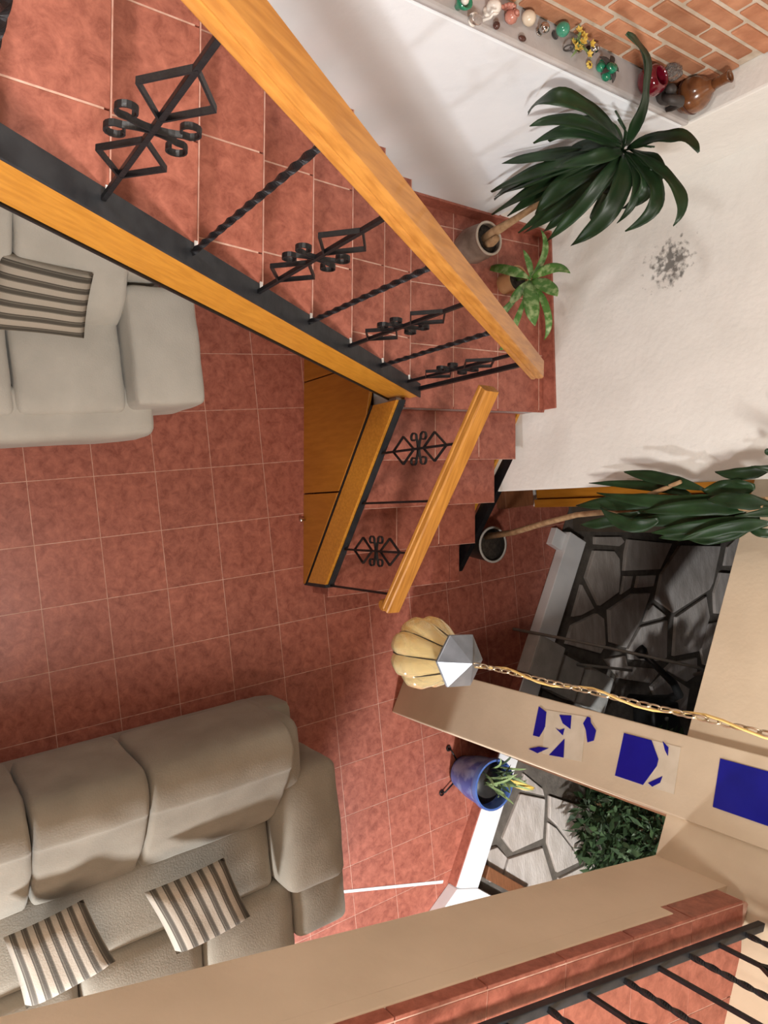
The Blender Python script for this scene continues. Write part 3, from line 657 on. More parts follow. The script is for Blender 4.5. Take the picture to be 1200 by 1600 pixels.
# landing riser (faces the lower flight)
RL = ZL / 5.0
TW = 1.0
def low(s, t): return O + E1 * s + E2 * t
MB().prism([tuple(low(0.0, 0.0)), tuple(low(0.0, 1.045)), tuple(low(-0.02, 1.045)), tuple(low(-0.02, 0.0))], ZL - RL, ZL - 0.02).build('riser', M['tile'], st)
TD = 0.2655
wid = [0.985, 0.985, 0.99, 1.015]
for j in range(1, 5):
    zt = ZL - RL * j
    t0 = -0.005 if j < 4 else -0.02; t1 = wid[j - 1]
    nr, nl = low(TD * j + 0.012, t0), low(TD * j + 0.012, t1)
    bl_, br_ = low(TD * (j - 1), t1), low(TD * (j - 1), t0)
    tread_tiles([nr, nl, bl_, br_], zt, 0.36 if j % 2 else 0.62)
    MB().prism([tuple(low(TD * j + 0.015, t0)), tuple(low(TD * j + 0.015, t1)), tuple(nl), tuple(nr)], zt - 0.012, zt + 0.0004).build('nosing', M['nosing'], st)
    if j < 4:
        MB().prism([tuple(low(TD * j, t0)), tuple(low(TD * j, t1)), tuple(bl_), tuple(br_)], zt - 0.06, zt - 0.0015).build('step_bed', M['grout'], st)
        MB().prism([tuple(low(TD * j, t0)), tuple(low(TD * j, t1)), tuple(low(TD * j - 0.016, t1)), tuple(low(TD * j - 0.016, t0))], zt - RL, zt - 0.018).build('riser', M['tile'], st)
    else:
        MB().prism([tuple(low(TD * j, t0)), tuple(low(TD * j, t1)), tuple(bl_), tuple(br_)], 0, zt - 0.017).build('bottom_step', M['tile'], st)
# ---- stringers
def stringer(a, b, side, name_w='stringer_board', fl=(-0.03, 0.042)):
    """a,b: top centre line; side: outward horizontal unit vector"""
    a = Vector(a); b = Vector(b); side = Vector((side[0], side[1], 0))
    def plate(d0, d1, h0, h1, nm, m, bev=0.002):
        vs = [a + side * d0, a + side * d1, b + side * d1, b + side * d0]
        MB().prism([tuple(v.xy) for v in vs], [v.z + h0 for v in vs], [v.z + h1 for v in vs]).build(nm, m, st, bevel=bev)
    plate(fl[0], fl[1], -0.012, 0.0, 'stringer_flange', M['steel_dark'])
    plate(0.006, 0.034, -0.235, -0.012, name_w, M['wood'], 0.003)
    plate(-0.03, 0.040, -0.250, -0.238, 'stringer_bottom_flange', M['iron'])
    plate(-0.028, 0.004, -0.24, -0.012, 'stringer_channel', M['steel_dark'], 0)
outU = -WN
ud = DK.normalized()
for k in range(0, 7):
    p = PK(k) + WN * 0.020 + ud * 0.012
    MB().bar(p - WN * 0.006, p + WN * 0.016, 0.010, 0.012).build('tread_tab', M['white'], st)
stringer(PK(-1.6), PK(6.55), (outU.x, outU.y))
outL = -E2
la = Vector((*low(-0.02, -0.045), ZL + 0.045)); lb = Vector((*low(1.005, -0.045), ZL + 0.045 - 1.025 * 0.7306))
stringer(la, lb, (outL.x, outL.y), fl=(-0.014, 0.018))
# closing end plate of the lower stringer down to the floor
p = low(1.005, -0.045)
MB().prism([tuple(low(0.99, -0.08)), tuple(low(1.01, -0.08)), tuple(low(1.01, -0.015)), tuple(low(0.99, -0.015))], 0, lb.z).build('end_plate', M['steel_dark'], st)
# far stringer of the lower flight, dark steel
fa = Vector((*low(-0.03, 1.075), ZL - 0.04)); fb = Vector((*low(1.02, 1.075), 0.16))
vs = [low(-0.03, 1.05), low(-0.03, 1.095), low(1.02, 1.095), low(1.02, 1.05)]
MB().prism([tuple(v) for v in vs], [ZL - 0.16, ZL - 0.16, 0.03, 0.03], [ZL - 0.06, ZL - 0.06, 0.13, 0.13]).build('far_stringer', M['iron'], st)
vs = [low(-0.02, 1.02), low(-0.02, 1.045), low(0.98, 1.045), low(0.98, 1.02)]
MB().prism([tuple(v) for v in vs], [ZL - 0.36, ZL - 0.36, 0.0, 0.0], [ZL - 0.20, ZL - 0.20, 0.05, 0.05]).build('far_board', M['wood'], st)

# ------------------------------------------------------------------ cabinet closing the space under the stairs
cb = empty('stair_cabinet', (*low(0.3, -0.07), 0), 'orange wooden cupboard front closing the space under the lower flight', 'cabinet')
def panel(s0, s1, nm):
    def top(s): return min(ZL - 0.17, ZL + 0.045 - 0.253 - (s + 0.02) * 0.7306)
    ss_ = [s0]
    if s0 < 0.03 < s1: ss_.append(0.03)
    ss_.append(s1)
    pts = [Vector((*low(s, -0.066), max(0.02, top(s)))) for s in ss_]
    poly = [Vector((*low(s0, -0.066), 0.0)), Vector((*low(s1, -0.066), 0.0))] + pts[::-1]
    d = Vector((-E2.x, -E2.y, 0)) * 0.022
    return MB().extrude(poly, d).build(nm, M['wood_dark'], cb, bevel=0.003)
panel(-1.08, -0.265, 'door')
panel(-0.257, 0.435, 'door')
panel(0.443, 1.0, 'door')
kp = low(0.60, -0.10)
MB().lathe([(0.006, 0), (0.006, 0.02), (0.013, 0.024), (0.015, 0.032), (0.010, 0.040), (0.001, 0.042)], (kp.x, kp.y, 0.05), 12, Matrix.Rotation(math.radians(90), 3, 'X')).build('knob', M['chrome'], cb, smooth=True)

# ------------------------------------------------------------------ railings
def scroll_path(sx, sz, size):
    """C-scroll in the rail plane, from the bar outwards; returns [(a, z)]"""
    pts = []
    for i in range(5):
        t = i / 4
        pts.append((sx * size * (0.04 + 0.62 * t), sz * size * (0.06 + 0.16 * t * t)))
    cx, cz = sx * size * 0.72, sz * size * 0.52
    r0 = size * 0.32
    for i in range(1, 15):
        a = -math.pi / 2 + i / 14 * math.pi * 1.75
        r = r0 * (1 - 0.42 * i / 14)
        pts.append((cx + sx * r * math.cos(a), cz + sz * r * math.sin(a)))
    return pts
def baluster(parent, base, h, plane, kind, thick=0.013, orn=None):
    base = Vector(base); plane = Vector((plane[0], plane[1], 0)).normalized(); nrm = Vector((-plane.y, plane.x, 0))
    if kind == 'twist':
        m = MB(); n = 90; turns = h * 17
        for i in range(n + 1):
            t = i / n; a = t * turns * math.pi / 2
            for c in range(4):
                b = a + c * math.pi / 2
                m.v.append(base + plane * math.cos(b) * thick * 0.78 + nrm * math.sin(b) * thick * 0.78 + Vector((0, 0, h * t)))
        for i in range(n):
            for c in range(4):
                d = (c + 1) % 4
                m.f.append((i * 4 + c, i * 4 + d, i * 4 + 4 + d, i * 4 + 4 + c))
        return m.build('baluster', M['iron'], parent)
    o = MB().bar(base, base + Vector((0, 0, h)), thick, thick, up=plane).build('baluster', M['iron'], parent, bevel=0.001)
    if kind == 'plain': return o
    f = orn or (0.19, 0.44, 0.56, 0.82)
    hw = 0.072
    for z0, z1 in ((f[0], f[1]), (f[2], f[3])):
        zm = (z0 + z1) / 2
        path = [base + Vector((0, 0, h * z0)), base + plane * hw + Vector((0, 0, h * zm)), base + Vector((0, 0, h * z1)), base - plane * hw + Vector((0, 0, h * zm))]
        MB().strip(path, nrm, 0.005, 0.014, closed=True).build('diamond', M['iron'], o)
    zc = h * (f[1] + f[2]) / 2
    for sx in (-1, 1):
        for sz in (-1, 1):
            pth = [base + plane * a + Vector((0, 0, zc + z)) for a, z in scroll_path(sx, sz, 0.082)]
            MB().strip(pth, nrm, 0.004, 0.014).build('scroll', M['iron'], o)
    return o
RAIL = [(-0.040, 0.0), (0.040, 0.0), (0.046, 0.006), (0.046, 0.020), (0.040, 0.026), (0.043, 0.032), (0.043, 0.052), (0.036, 0.060), (-0.036, 0.060), (-0.043, 0.052), (-0.043, 0.032), (-0.040, 0.026), (-0.046, 0.020), (-0.046, 0.006)]
HU = 0.77
ru = empty('stair_railing', tuple(PK(3)), 'black scrolled iron railing with golden handrail on the upper flight', 'railing')
for k in range(-1, 7):
    baluster(ru, PK(k), HU, (DK.x, DK.y), 'orn' if k % 2 == 0 else 'twist')
baluster(ru, PK(6.5), HU, (DK.x, DK.y), 'plain', 0.020)
MB().beam(PK(-2.4) + Vector((0, 0, HU - 0.004)), PK(6.85) + Vector((0, 0, HU - 0.004)), RAIL).build('handrail', M['wood_rail'], ru, bevel=0.002)

HLr = 0.66
rl = empty('stair_railing', tuple(low(0.5, -0.045)) + (0.6,), 'black scrolled iron railing with golden handrail on the short lower flight', 'railing')
SLP = 0.7306
def lowtop(s): return Vector((*low(s, -0.045), ZL + 0.045 - (s + 0.02) * SLP))
for s, kd in ((0.245, 'orn'), (0.512, 'plain'), (0.775, 'orn'), (0.998, 'plain')):
    baluster(rl, lowtop(s), HLr, (E1.x, E1.y), kd, 0.012, orn=(0.16, 0.44, 0.56, 0.84))
up = Vector((0, 0, HLr - 0.004))
MB().beam(lowtop(0.0) + up, lowtop(1.06) + up, RAIL).build('handrail', M['wood_rail2'], rl, bevel=0.002)
e = lowtop(1.055) + Vector((0, 0, HLr - 0.02))
MB().lathe([(0.001, -0.036), (0.026, -0.036), (0.032, -0.028), (0.032, 0.028), (0.026, 0.036), (0.001, 0.036)], e, 18, Matrix.Rotation(math.radians(90), 3, 'Y') @ Matrix.Rotation(math.radians(90), 3, 'X')).build('volute', M['wood_rail2'], rl, smooth=True, angle=40)

br = empty('balcony_railing', (fascia_x(0.8) + 0.07, 0.8, Z2), 'black iron balcony railing on the upper floor edge', 'railing')
def bal(y): return Vector((fascia_x(y) + 0.085, y, 2.60))
MB().bar(bal(-0.50), bal(1.99), 0.030, 0.030).build('bottom_rail', M['steel_dark'], br, bevel=0.003)
yy = [0.495 + 0.1705 * i for i in range(-5, 9)]
for i, y in enumerate(yy):
    baluster(br, bal(y), 0.86, (0.2045, 1.0), ('orn' if i % 4 == 0 else 'plain' if i % 4 == 2 else 'twist'), 0.014)
MB().beam(bal(-0.5) + Vector((0, 0, 0.86)), bal(1.99) + Vector((0, 0, 0.86)), RAIL).build('handrail', M['wood_rail'], br, bevel=0.002)

# ================================================================== seating
def loft(m, prof, y0, y1, n=14, r=0.05, puff=0.0, skew=0.0):
    """extrude a closed (x, z) profile along y with rounded, slightly pinched ends"""
    cx = sum(p[0] for p in prof) / len(prof); cz = sum(p[1] for p in prof) / len(prof)
    L = y1 - y0; st_ = []
    for i in range(5): st_.append((r * (1 - math.cos(math.pi / 2 * i / 4)), 1 - (1 - math.sin(math.pi / 2 * i / 4)) * 0.22))
    ys = [(y0 + a, f) for a, f in st_]
    for i in range(1, n): 
        ys.append((y0 + r + (L - 2 * r) * i / n, 1 + puff * math.sin(math.pi * i / n)))
    ys += [(y1 - a, f) for a, f in st_[::-1]]
    base = len(m.v); k = len(prof)
    for y, f in ys:
        for p in prof:
            m.v.append(Vector((cx + (p[0] - cx) * f + skew * (y - y0), y, cz + (p[1] - cz) * f)))
    for i in range(len(ys) - 1):
        for a in range(k):
            b = (a + 1) % k
            m.f.append((base + i * k + a, base + i * k + b, base + (i + 1) * k + b, base + (i + 1) * k + a))
    m.f.append(tuple(base + a for a in range(k))[::-1]); e = base + (len(ys) - 1) * k
    m.f.append(tuple(e + a for a in range(k)))
    return m
def smooth_prof(pts, n=4):
    """Catmull-Rom closed profile"""
    out = []; N = len(pts)
    for i in range(N):
        p0, p1, p2, p3 = [Vector((*pts[(i + d) % N], 0)) for d in (-1, 0, 1, 2)]
        for j in range(n):
            t = j / n
            q = 0.5 * ((2 * p1) + (-p0 + p2) * t + (2 * p0 - 5 * p1 + 4 * p2 - p3) * t * t + (-p0 + 3 * p1 - 3 * p2 + p3) * t ** 3)
            out.append((q.x, q.y))
    return out
def wrinkle(o, amt, scale):
    me = o.data
    from mathutils import noise
    for v in me.vertices:
        p = v.co * scale + Vector((hash(o.name) % 17, 3, 5))
        v.co += v.normal * (noise.noise(p) * amt)
def rounded_slab(m, lo, hi, r, n=10, crown=0.0):
    lo = Vector(lo); hi = Vector(hi); c = (lo + hi) / 2; h = (hi - lo) / 2; r = min(r, min(h) * 0.98)
    faces = []
    for ax in range(3):
        for sg in (-1, 1):
            u, v = (ax + 1) % 3, (ax + 2) % 3
            def fn(a, b):
                p = [0, 0, 0]; p[ax] = sg; p[u] = (a * 2 - 1) * sg; p[v] = b * 2 - 1
                # concentrate samples at the edges
                p[u] = math.sin(p[u] * math.pi / 2); p[v] = math.sin(p[v] * math.pi / 2)
                q = Vector((p[0] * h.x, p[1] * h.y, p[2] * h.z))
                inn = Vector([max(-(h[i] - r), min(h[i] - r, q[i])) for i in range(3)])
                d = q - inn
                if d.length > 1e-9: q = inn + d.normalized() * r
                fx = (1 - (q.x / h.x) ** 2) * (1 - (q.y / h.y) ** 2)
                if q.z > 0: q.z += crown * fx
                return c + q
            m.grid(fn, n, n)
    return m
def weld(o, d=0.0005):
    import bmesh
    b = bmesh.new(); b.from_mesh(o.data); bmesh.ops.remove_doubles(b, verts=b.verts, dist=d)
    bmesh.ops.recalc_face_normals(b, faces=b.faces); b.to_mesh(o.data); b.free()
    for p in o.data.polygons: p.use_smooth = True

def couch(name, label, bx, seams, fseams, depth, fab, long):
    """faces +x. bx: rear x of the back; seams: y cuts of the back cushions, descending from the far arm"""
    t = empty(name, (bx + 0.6, (seams[0] + seams[-1]) / 2, 0), label, 'sofa')
    ya, yb_ = seams[-1], seams[0]
    def pad(lo, hi, r, nm, crown=0.0, n=12, wr=0.008):
        o = rounded_slab(MB(), lo, hi, r, n, crown).build(nm, fab, t); weld(o)
        if wr: wrinkle(o, wr, 7)
        return o
    pad((bx + 0.06, ya, 0.05), (bx + (depth - 0.04 if long else 0.98), yb_ + 0.26, 0.34), 0.05, 'base', 0, 8, 0)
    prof = smooth_prof([(0.02, 0.30), (0.0, 0.55), (0.015, 0.80), (0.06, 0.870), (0.14, 0.885), (0.225, 0.862), (0.265, 0.82), (0.42, 0.70), (0.57, 0.56), (0.63, 0.46), (0.58, 0.36), (0.30, 0.28)])
    prof = [(bx + p[0], p[1]) for p in prof]
    for y1, y0 in zip(seams[:-1], seams[1:]):
        o = loft(MB(), prof, y0 + 0.001, y1 - 0.001, 12, 0.03, 0.012).build('back_cushion', fab, t, smooth=True); wrinkle(o, 0.008, 9)
    if long:
        pad((bx + 0.56, ya, 0.30), (bx + 1.00, yb_ - 0.01, 0.475), 0.05, 'seat_strip', 0.0, 14)
        for y1, y0 in zip(fseams[:-1], fseams[1:]):
            pad((bx + 0.98, y0 + 0.003, 0.22), (bx + depth, y1 - 0.003, 0.485), 0.06, 'seat_cushion', 0.03)
        pad((bx + 0.98, yb_ + 0.09, 0.05), (bx + 1.36, yb_ + 0.43, 0.47), 0.06, 'arm_front', 0.02, 10, 0.006)
        pad((bx + 0.33, yb_ - 0.01, 0.20), (bx + 1.00, yb_ + 0.35, 0.66), 0.07, 'arm_pad', 0.03)
        pad((bx + 0.03, yb_ - 0.12, 0.10), (bx + 0.42, yb_ + 0.13, 0.72), 0.10, 'arm_back', 0.0, 10, 0.008)
    else:
        for y1, y0 in zip(fseams[:-1], fseams[1:]):
            pad((bx + 0.56, y0 + 0.003, 0.26), (bx + 1.05, y1 - 0.003, 0.465), 0.045, 'seat_cushion', 0.02)
        pad((bx + 0.90, ya, 0.06), (bx + depth, yb_ + 0.13, 0.435), 0.06, 'seat_front', 0.0, 12)
        pad((bx + 0.46, yb_ - 0.005, 0.10), (bx + 1.035, yb_ + 0.34, 0.60), 0.035, 'arm_pad', 0.012)
        pad((bx + 0.08, yb_ - 0.06, 0.10), (bx + 0.44, yb_ + 0.22, 0.74), 0.10, 'arm_back', 0.0, 10)
    for s in (0, 1):
        for q in (0, 1):
            MB().lathe([(0.02, 0), (0.028, 0.06)], (bx + 0.14 + (depth - 0.26) * s, ya + 0.10 + (yb_ - ya) * q, 0), 10).build('foot', M['wood_brown'], t)
    return t
couch('sofa', 'long grey beige sofa under the balcony with striped cushions', 1.30, [0.93, 0.215, -0.27, -0.76, -1.25, -1.74], [1.02, 0.50, -0.10, -0.70, -1.30, -1.72], 1.42, M['fabric'], True)
couch('loveseat', 'light grey sofa tucked beneath the upper stair flight', -1.335, [0.43, -0.06, -0.56, -1.06], [0.42, -0.08, -0.57, -1.06], 1.17, M['fabric2'], False)

def pillow(corners, th, matl, label, name='striped_pillow', grp=None):
    A, B, Cc, Dd = [Vector(c) for c in corners]          # back-left, back-right, front-right, front-left
    n = (B - A).cross(Dd - A).normalized()
    if n.z < 0: n = -n
    m = MB(); N = 16; uv = []
    for side in (1, -1):
        def fn(u, v):
            # pinch the edges inwards a little between corners
            uu = u + 0.035 * math.sin(math.pi * v) * (0.5 - u) * 2 * 0.5
            vv = v + 0.035 * math.sin(math.pi * u) * (0.5 - v) * 2 * 0.5
            p = A.lerp(B, uu).lerp(Dd.lerp(Cc, uu), vv)
            h = th * (max(0, 1 - (2 * u - 1) ** 4) * max(0, 1 - (2 * v - 1) ** 4)) ** 0.55
            h *= 1 + 0.10 * math.sin(9 * u + 4 * v) * math.sin(7 * v)
            return p + n * (side * h * (1.0 if side > 0 else 0.55))
        m.grid(fn, N, N)
    o = m.build(name, matl, smooth=True)
    uvl = o.data.uv_layers.new(name='UVMap')
    K = (N + 1) * (N + 1)
    for lp in o.data.loops:
        i = lp.vertex_index % K
        uvl.data[lp.index].uv = ((i // (N + 1)) / N, (i % (N + 1)) / N)
    weld(o, 0.0002)
    return tag(o, label, 'pillow', grp)
def up_(pts, d): return [(p[0], p[1], p[2] + d) for p in pts]
pillow([[1.903, -0.402, 0.70], [1.868, -0.079, 0.70], [2.28, 0.053, 0.56], [2.323, -0.338, 0.56]], 0.070, M['stripe_u'], 'striped pillow on the long sofa, nearer the left end', grp='striped pillows')
pillow([[1.942, 0.18, 0.70], [1.92, 0.573, 0.70], [2.343, 0.729, 0.56], [2.374, 0.335, 0.56]], 0.070, M['stripe_u'], 'striped pillow on the long sofa, nearer its padded arm', grp='striped pillows')
pillow([[-0.955, -0.115, 0.70], [-0.879, 0.262, 0.70], [-0.619, 0.223, 0.56], [-0.652, -0.193, 0.56]], 0.062, M['stripe_v'], 'striped pillow on the sofa beneath the stairs', grp='striped pillows')

# ================================================================== hanging lantern
LX, LY = 0.66, 0.63
lt = empty('hanging_lantern', (LX, LY, 2.36), 'amber fluted glass lantern with grey metal cap hanging from a chain', 'lantern')
def globe(m, r_in=0.0, n=96, rings=22):
    prof = [(0.048, 0.222), (0.050, 0.205), (0.066, 0.175), (0.090, 0.135), (0.106, 0.095), (0.108, 0.06), (0.094, 0.028), (0.066, 0.008), (0.030, 0.001), (0.0015, 0.0)]
    base = len(m.v)
    P = []
    for i in range(len(prof) - 1):
        for j in range(3):
            t = j / 3
            P.append((prof[i][0] * (1 - t) + prof[i + 1][0] * t, prof[i][1] * (1 - t) + prof[i + 1][1] * t))
    P.append(prof[-1])
    for r, z in P:
        w = min(1.0, max(0.0, (r - 0.045) / 0.04))
        for k in range(n):
            a = 2 * math.pi * k / n
            lob = 1 - 0.17 * w * (1 - abs(math.sin(4 * a + 0.5))) ** 1.6 - r_in
            m.v.append(Vector((LX + r * lob * math.cos(a), LY + r * lob * math.sin(a), 2.365 + z)))
    for i in range(len(P) - 1):
        for k in range(n):
            l = (k + 1) % n
            m.f.append((base + i * n + k, base + (i + 1) * n + k, base + (i + 1) * n + l, base + i * n + l))
    return m
o = globe(MB()).build('glass_globe', M['amber'], lt, smooth=True)
md = o.modifiers.new('wall', 'SOLIDIFY'); md.thickness = 0.0025
for k in range(8):
    a = (k * math.pi - 0.5) / 4
    pts = [(0.052, 0.222), (0.056, 0.195), (0.072, 0.15), (0.086, 0.105), (0.091, 0.06), (0.080, 0.024), (0.055, 0.003), (0.01, -0.003)]
    MB().tube([(LX + r * math.cos(a), LY + r * math.sin(a), 2.365 + z) for r, z in pts], 0.0016, 6).build('cage_wire', M['wire'], lt)
MB().lathe([(0.053, 2.572), (0.056, 2.572), (0.056, 2.598), (0.052, 2.598)], (LX, LY, 0), 28, ring=True).build('neck_ring', M['steel_dark'], lt, smooth=True, angle=40)
hexp = [(LX + 0.082 * math.cos(a), LY + 0.082 * math.sin(a)) for a in [0.35 + i * math.pi / 3 for i in range(6)]]
m = MB()
m.v = [Vector((x, y, 2.592)) for x, y in hexp] + [Vector((x, y, 2.600)) for x, y in hexp] + [Vector((LX, LY, 2.652))]
m.f = [tuple(range(6))[::-1]] + [(i, (i + 1) % 6, 6 + (i + 1) % 6, 6 + i) for i in range(6)] + [(6 + i, 6 + (i + 1) % 6, 12) for i in range(6)]
m.build('cap', M['zinc'], lt, bevel=0.0015)
m = MB()
zt = 2.655; i = 0
while zt < ZC - 0.03:
    a = (0 if i % 2 else math.pi / 2) + 0.4
    d = Vector((math.cos(a), math.sin(a), 0))
    c = Vector((LX, LY, zt + 0.016))
    m.tube([c + d * 0.0065 * math.cos(q) + Vector((0, 0, 0.0165 * math.sin(q))) for q in [2 * math.pi * k / 10 for k in range(10)]], 0.0021, 5, closed=True)
    zt += 0.0265; i += 1
m.build('chain', M['brass'], lt, smooth=True)
pts = []
n = 60
for i in range(n + 1):
    z = 2.66 + (ZC - 2.69) * i / n
    pts.append((LX + 0.008 * math.cos(i * 0.9), LY + 0.008 * math.sin(i * 0.9), z))
MB().tube(pts, 0.003, 6).build('cord', M['cord'], lt, smooth=True)
MB().lathe([(0.05, ZC - 0.03), (0.05, ZC - 0.002), (0.02, ZC - 0.001)], (LX, LY, 0), 20).build('ceiling_rose', M['steel_dark'], lt)

# ================================================================== plants
def blade(m, pts, w, fold=0.25, n=14, wav=0.0, tipp=0.35, seed=0, up=None):
    """strap leaf along a smooth path through pts (3 points), tapering both ways"""
    a, b, c = [Vector(p) for p in pts]
    ctrl = b * 2 - (a + c) * 0.5
    base = len(m.v); rs = random.Random(seed); ph = rs.uniform(0, 6)
    for i in range(n + 1):
        t = i / n
        p = a * (1 - t) ** 2 + ctrl * 2 * t * (1 - t) + c * t * t
        d = ((ctrl - a) * (1 - t) + (c - ctrl) * t).normalized()
        ref = Vector((-0.05, -0.56, 0.83)) if up is None else up
        s = d.cross(ref)
        s = s.normalized() if s.length > 1e-4 else Vector((1, 0, 0))
        nn = s.cross(d).normalized()
        ww = w * 0.5 * max(0.06, min(1.0, (t + 0.04) * 3.2) ** 0.7 * (1 - max(0, (t - tipp) / (1 - tipp)) ** 2.2))
        wv = wav * math.sin(t * 15 + ph) * w
        for sx in (-1, -0.5, 0, 0.5, 1):
            m.v.append(p + s * ww * sx + nn * (fold * ww * abs(sx) + wv * sx * abs(sx)))
    for i in range(n):
        for k in range(4):
            q = base + i * 5 + k
            m.f.append((q, q + 1, q + 6, q + 5))
    return m
def solidify(o, t=0.0016):
    md = o.modifiers.new('thickness', 'SOLIDIFY'); md.thickness = t; md.offset = 0
def pot_prof(r0, r1, h, wall=0.012):
    return [(0.01, 0.002), (r0, 0.0), (r0 + (r1 - r0) * 0.5, h * 0.5), (r1, h), (r1 - wall, h), (r1 - wall * 1.2, h * 0.86), (0.01, h * 0.86)]

# --- dracaena in the stair corner
d1 = empty('potted_dracaena', (-1.06, 2.20, ZL), 'drooping dark green dracaena in a glazed pot on the stair landing', 'plant')
pc = Vector((-1.075, 2.215, ZL))
MB().lathe([(0.02, 0.0), (0.075, 0.0), (0.098, 0.07), (0.095, 0.14), (0.088, 0.205), (0.079, 0.205), (0.08, 0.17), (0.02, 0.17)], pc, 28).build('pot', M['pot_grey'], d1, smooth=True, angle=50)
MB().lathe([(0.080, 0.200), (0.090, 0.200), (0.092, 0.210), (0.080, 0.212)], pc, 28, ring=True).build('pot_rim', M['pot_rim'], d1, smooth=True)
MB().lathe([(0.078, 0.170), (0.078, 0.180), (0.03, 0.188), (0.002, 0.188)], pc, 22).build('soil', M['soil'], d1, smooth=True)
cr1 = Vector((-1.15, 2.14, 2.12))
MB().tube([pc + Vector((0.0, -0.01, 0.17)), pc + Vector((-0.01, -0.02, 0.27)), Vector((-1.10, 2.19, 1.42)), Vector((-1.13, 2.17, 1.75)), cr1], [0.024, 0.026, 0.018, 0.015, 0.012], 10).build('stem', M['stem'], d1, smooth=True)
MB().tube([pc + Vector((0.02, 0.0, 0.17)), pc + Vector((0.035, -0.02, 0.25)), pc + Vector((0.03, -0.03, 0.30))], [0.022, 0.024, 0.017], 10).build('stem', M['stem'], d1, smooth=True)
for i, (pts, w) in enumerate(GEO['drac1']):
    a = Vector(pts[0]); root = cr1 + (a - cr1) * 0.25
    p0 = root if (a - cr1).length < 0.25 else a
    o = blade(MB(), [p0, pts[1], pts[2]], w * 1.4, 0.3, 18, 0.09, 0.5, i).build('leaf', M['leaf'], d1, smooth=True); solidify(o)
    if (a - cr1).length >= 0.12:
        MB().tube([cr1, (cr1 + a) / 2 + Vector((0, 0, 0.03)), a], 0.004, 6).build('leaf_stalk', M['leaf'], d1, smooth=True)

rs = random.Random(21)
for i in range(9):
    p = GEO['drac1'][(i * 5 + 3) % len(GEO['drac1'])]; q = GEO['drac1'][(i * 3 + 4) % 12]
    mid = Vector(p[0][1]).lerp(Vector(q[0][1]), 0.5) + Vector((0.03, -0.02, rs.uniform(-0.02, 0.05)))
    tip = Vector(p[0][2]).lerp(Vector(q[0][2]), 0.5) + Vector((rs.uniform(0.0, 0.05), rs.uniform(-0.04, 0.02), rs.uniform(-0.10, 0.0)))
    o = blade(MB(), [cr1, mid, tip], 0.062, 0.3, 16, 0.09, 0.5, i + 70).build('leaf', M['leaf'], d1, smooth=True); solidify(o)

# --- spotted broad-leaved plant at the landing's back wall
d3 = empty('potted_plant', (-0.86, 2.52, ZL), 'low pot plant with broad pale spotted leaves on the landing', 'plant')
pc = Vector((-0.90, 2.50, ZL))
MB().lathe([(0.02, 0.0), (0.058, 0.0), (0.074, 0.10), (0.078, 0.12), (0.068, 0.12), (0.066, 0.10), (0.02, 0.10)], pc, 24).build('pot', M['pot_terra'], d3, smooth=True, angle=50)
MB().lathe([(0.066, 0.098), (0.066, 0.106), (0.002, 0.108)], pc, 20).build('soil', M['soil'], d3, smooth=True)
c3 = Vector((-0.865, 2.46, 1.215))
MB().tube([pc + Vector((0, 0, 0.10)), (pc + c3) / 2 + Vector((0, 0, 0.09)), c3], 0.008, 8).build('stem', M['leaf_light'], d3, smooth=True)
for i, (pts, w) in enumerate(GEO['leafy']):
    a = c3 + (Vector(pts[0]) - c3) * 0.3
    o = blade(MB(), [a, pts[1], pts[2]], w * 1.0, 0.12, 12, 0.03, 0.5, i + 50).build('leaf', M['leaf_light'], d3, smooth=True); solidify(o)

# --- tall dracaena at the end of the back wall
d2 = empty('tall_dracaena', (0.68, 2.93, 0), 'tall dracaena with long dark leaves at the end of the back wall', 'plant')
pc = Vector((0.70, 2.93, 0))
MB().lathe(pot_prof(0.10, 0.125, 0.20), pc, 26).build('pot', M['pot_dark'], d2, smooth=True, angle=50)
MB().lathe([(0.115, 0.196), (0.128, 0.196), (0.130, 0.206), (0.115, 0.208)], pc, 26, ring=True).build('pot_rim', M['concrete'], d2, smooth=True)
MB().lathe([(0.108, 0.165), (0.108, 0.172), (0.002, 0.18)], pc, 20).build('soil', M['soil'], d2, smooth=True)
tr_ = [Vector((0.64, 2.90, 0.17)), Vector((0.60, 2.86, 0.50)), Vector((0.53, 2.78, 0.85)), Vector((0.47, 2.70, 1.20)), Vector((0.44, 2.64, 1.60)), Vector((0.41, 2.60, 2.05)), Vector((0.395, 2.58, 2.42))]
MB().tube(tr_, [0.024, 0.020, 0.018, 0.016, 0.016, 0.015, 0.012], 10).build('stem', M['stem'], d2, smooth=True)
MB().tube([Vector((0.44, 2.64, 1.60)), Vector((0.36, 2.60, 1.78)), Vector((0.30, 2.58, 1.98))], [0.014, 0.013, 0.010], 9).build('stem', M['stem'], d2, smooth=True)
MB().tube([Vector((0.41, 2.60, 2.05)), Vector((0.44, 2.57, 2.22)), Vector((0.43, 2.55, 2.40))], [0.014, 0.014, 0.011], 9).build('stem', M['stem'], d2, smooth=True)
for i, (pts, w) in enumerate(GEO['drac2']):
    o = blade(MB(), pts, w * 1.4, 0.28, 18, 0.08, 0.5, i + 20).build('leaf', M['leaf'], d2, smooth=True); solidify(o)
# crown leaves above the picture's edge and on the stem
for i in range(10):
    a = i * 2.4; c = Vector((0.40, 2.58, 2.42 + 0.012 * i))
    d = Vector((math.cos(a), math.sin(a), 0))
    d.y = min(d.y, 0.15)
    o = blade(MB(), [c, c + d * 0.16 + Vector((0, 0, 0.16)), c + d * 0.36 + Vector((0, 0, 0.02))], 0.06, 0.28, 12, 0.05, 0.5, i + 90).build('leaf', M['leaf'], d2, smooth=True); solidify(o)

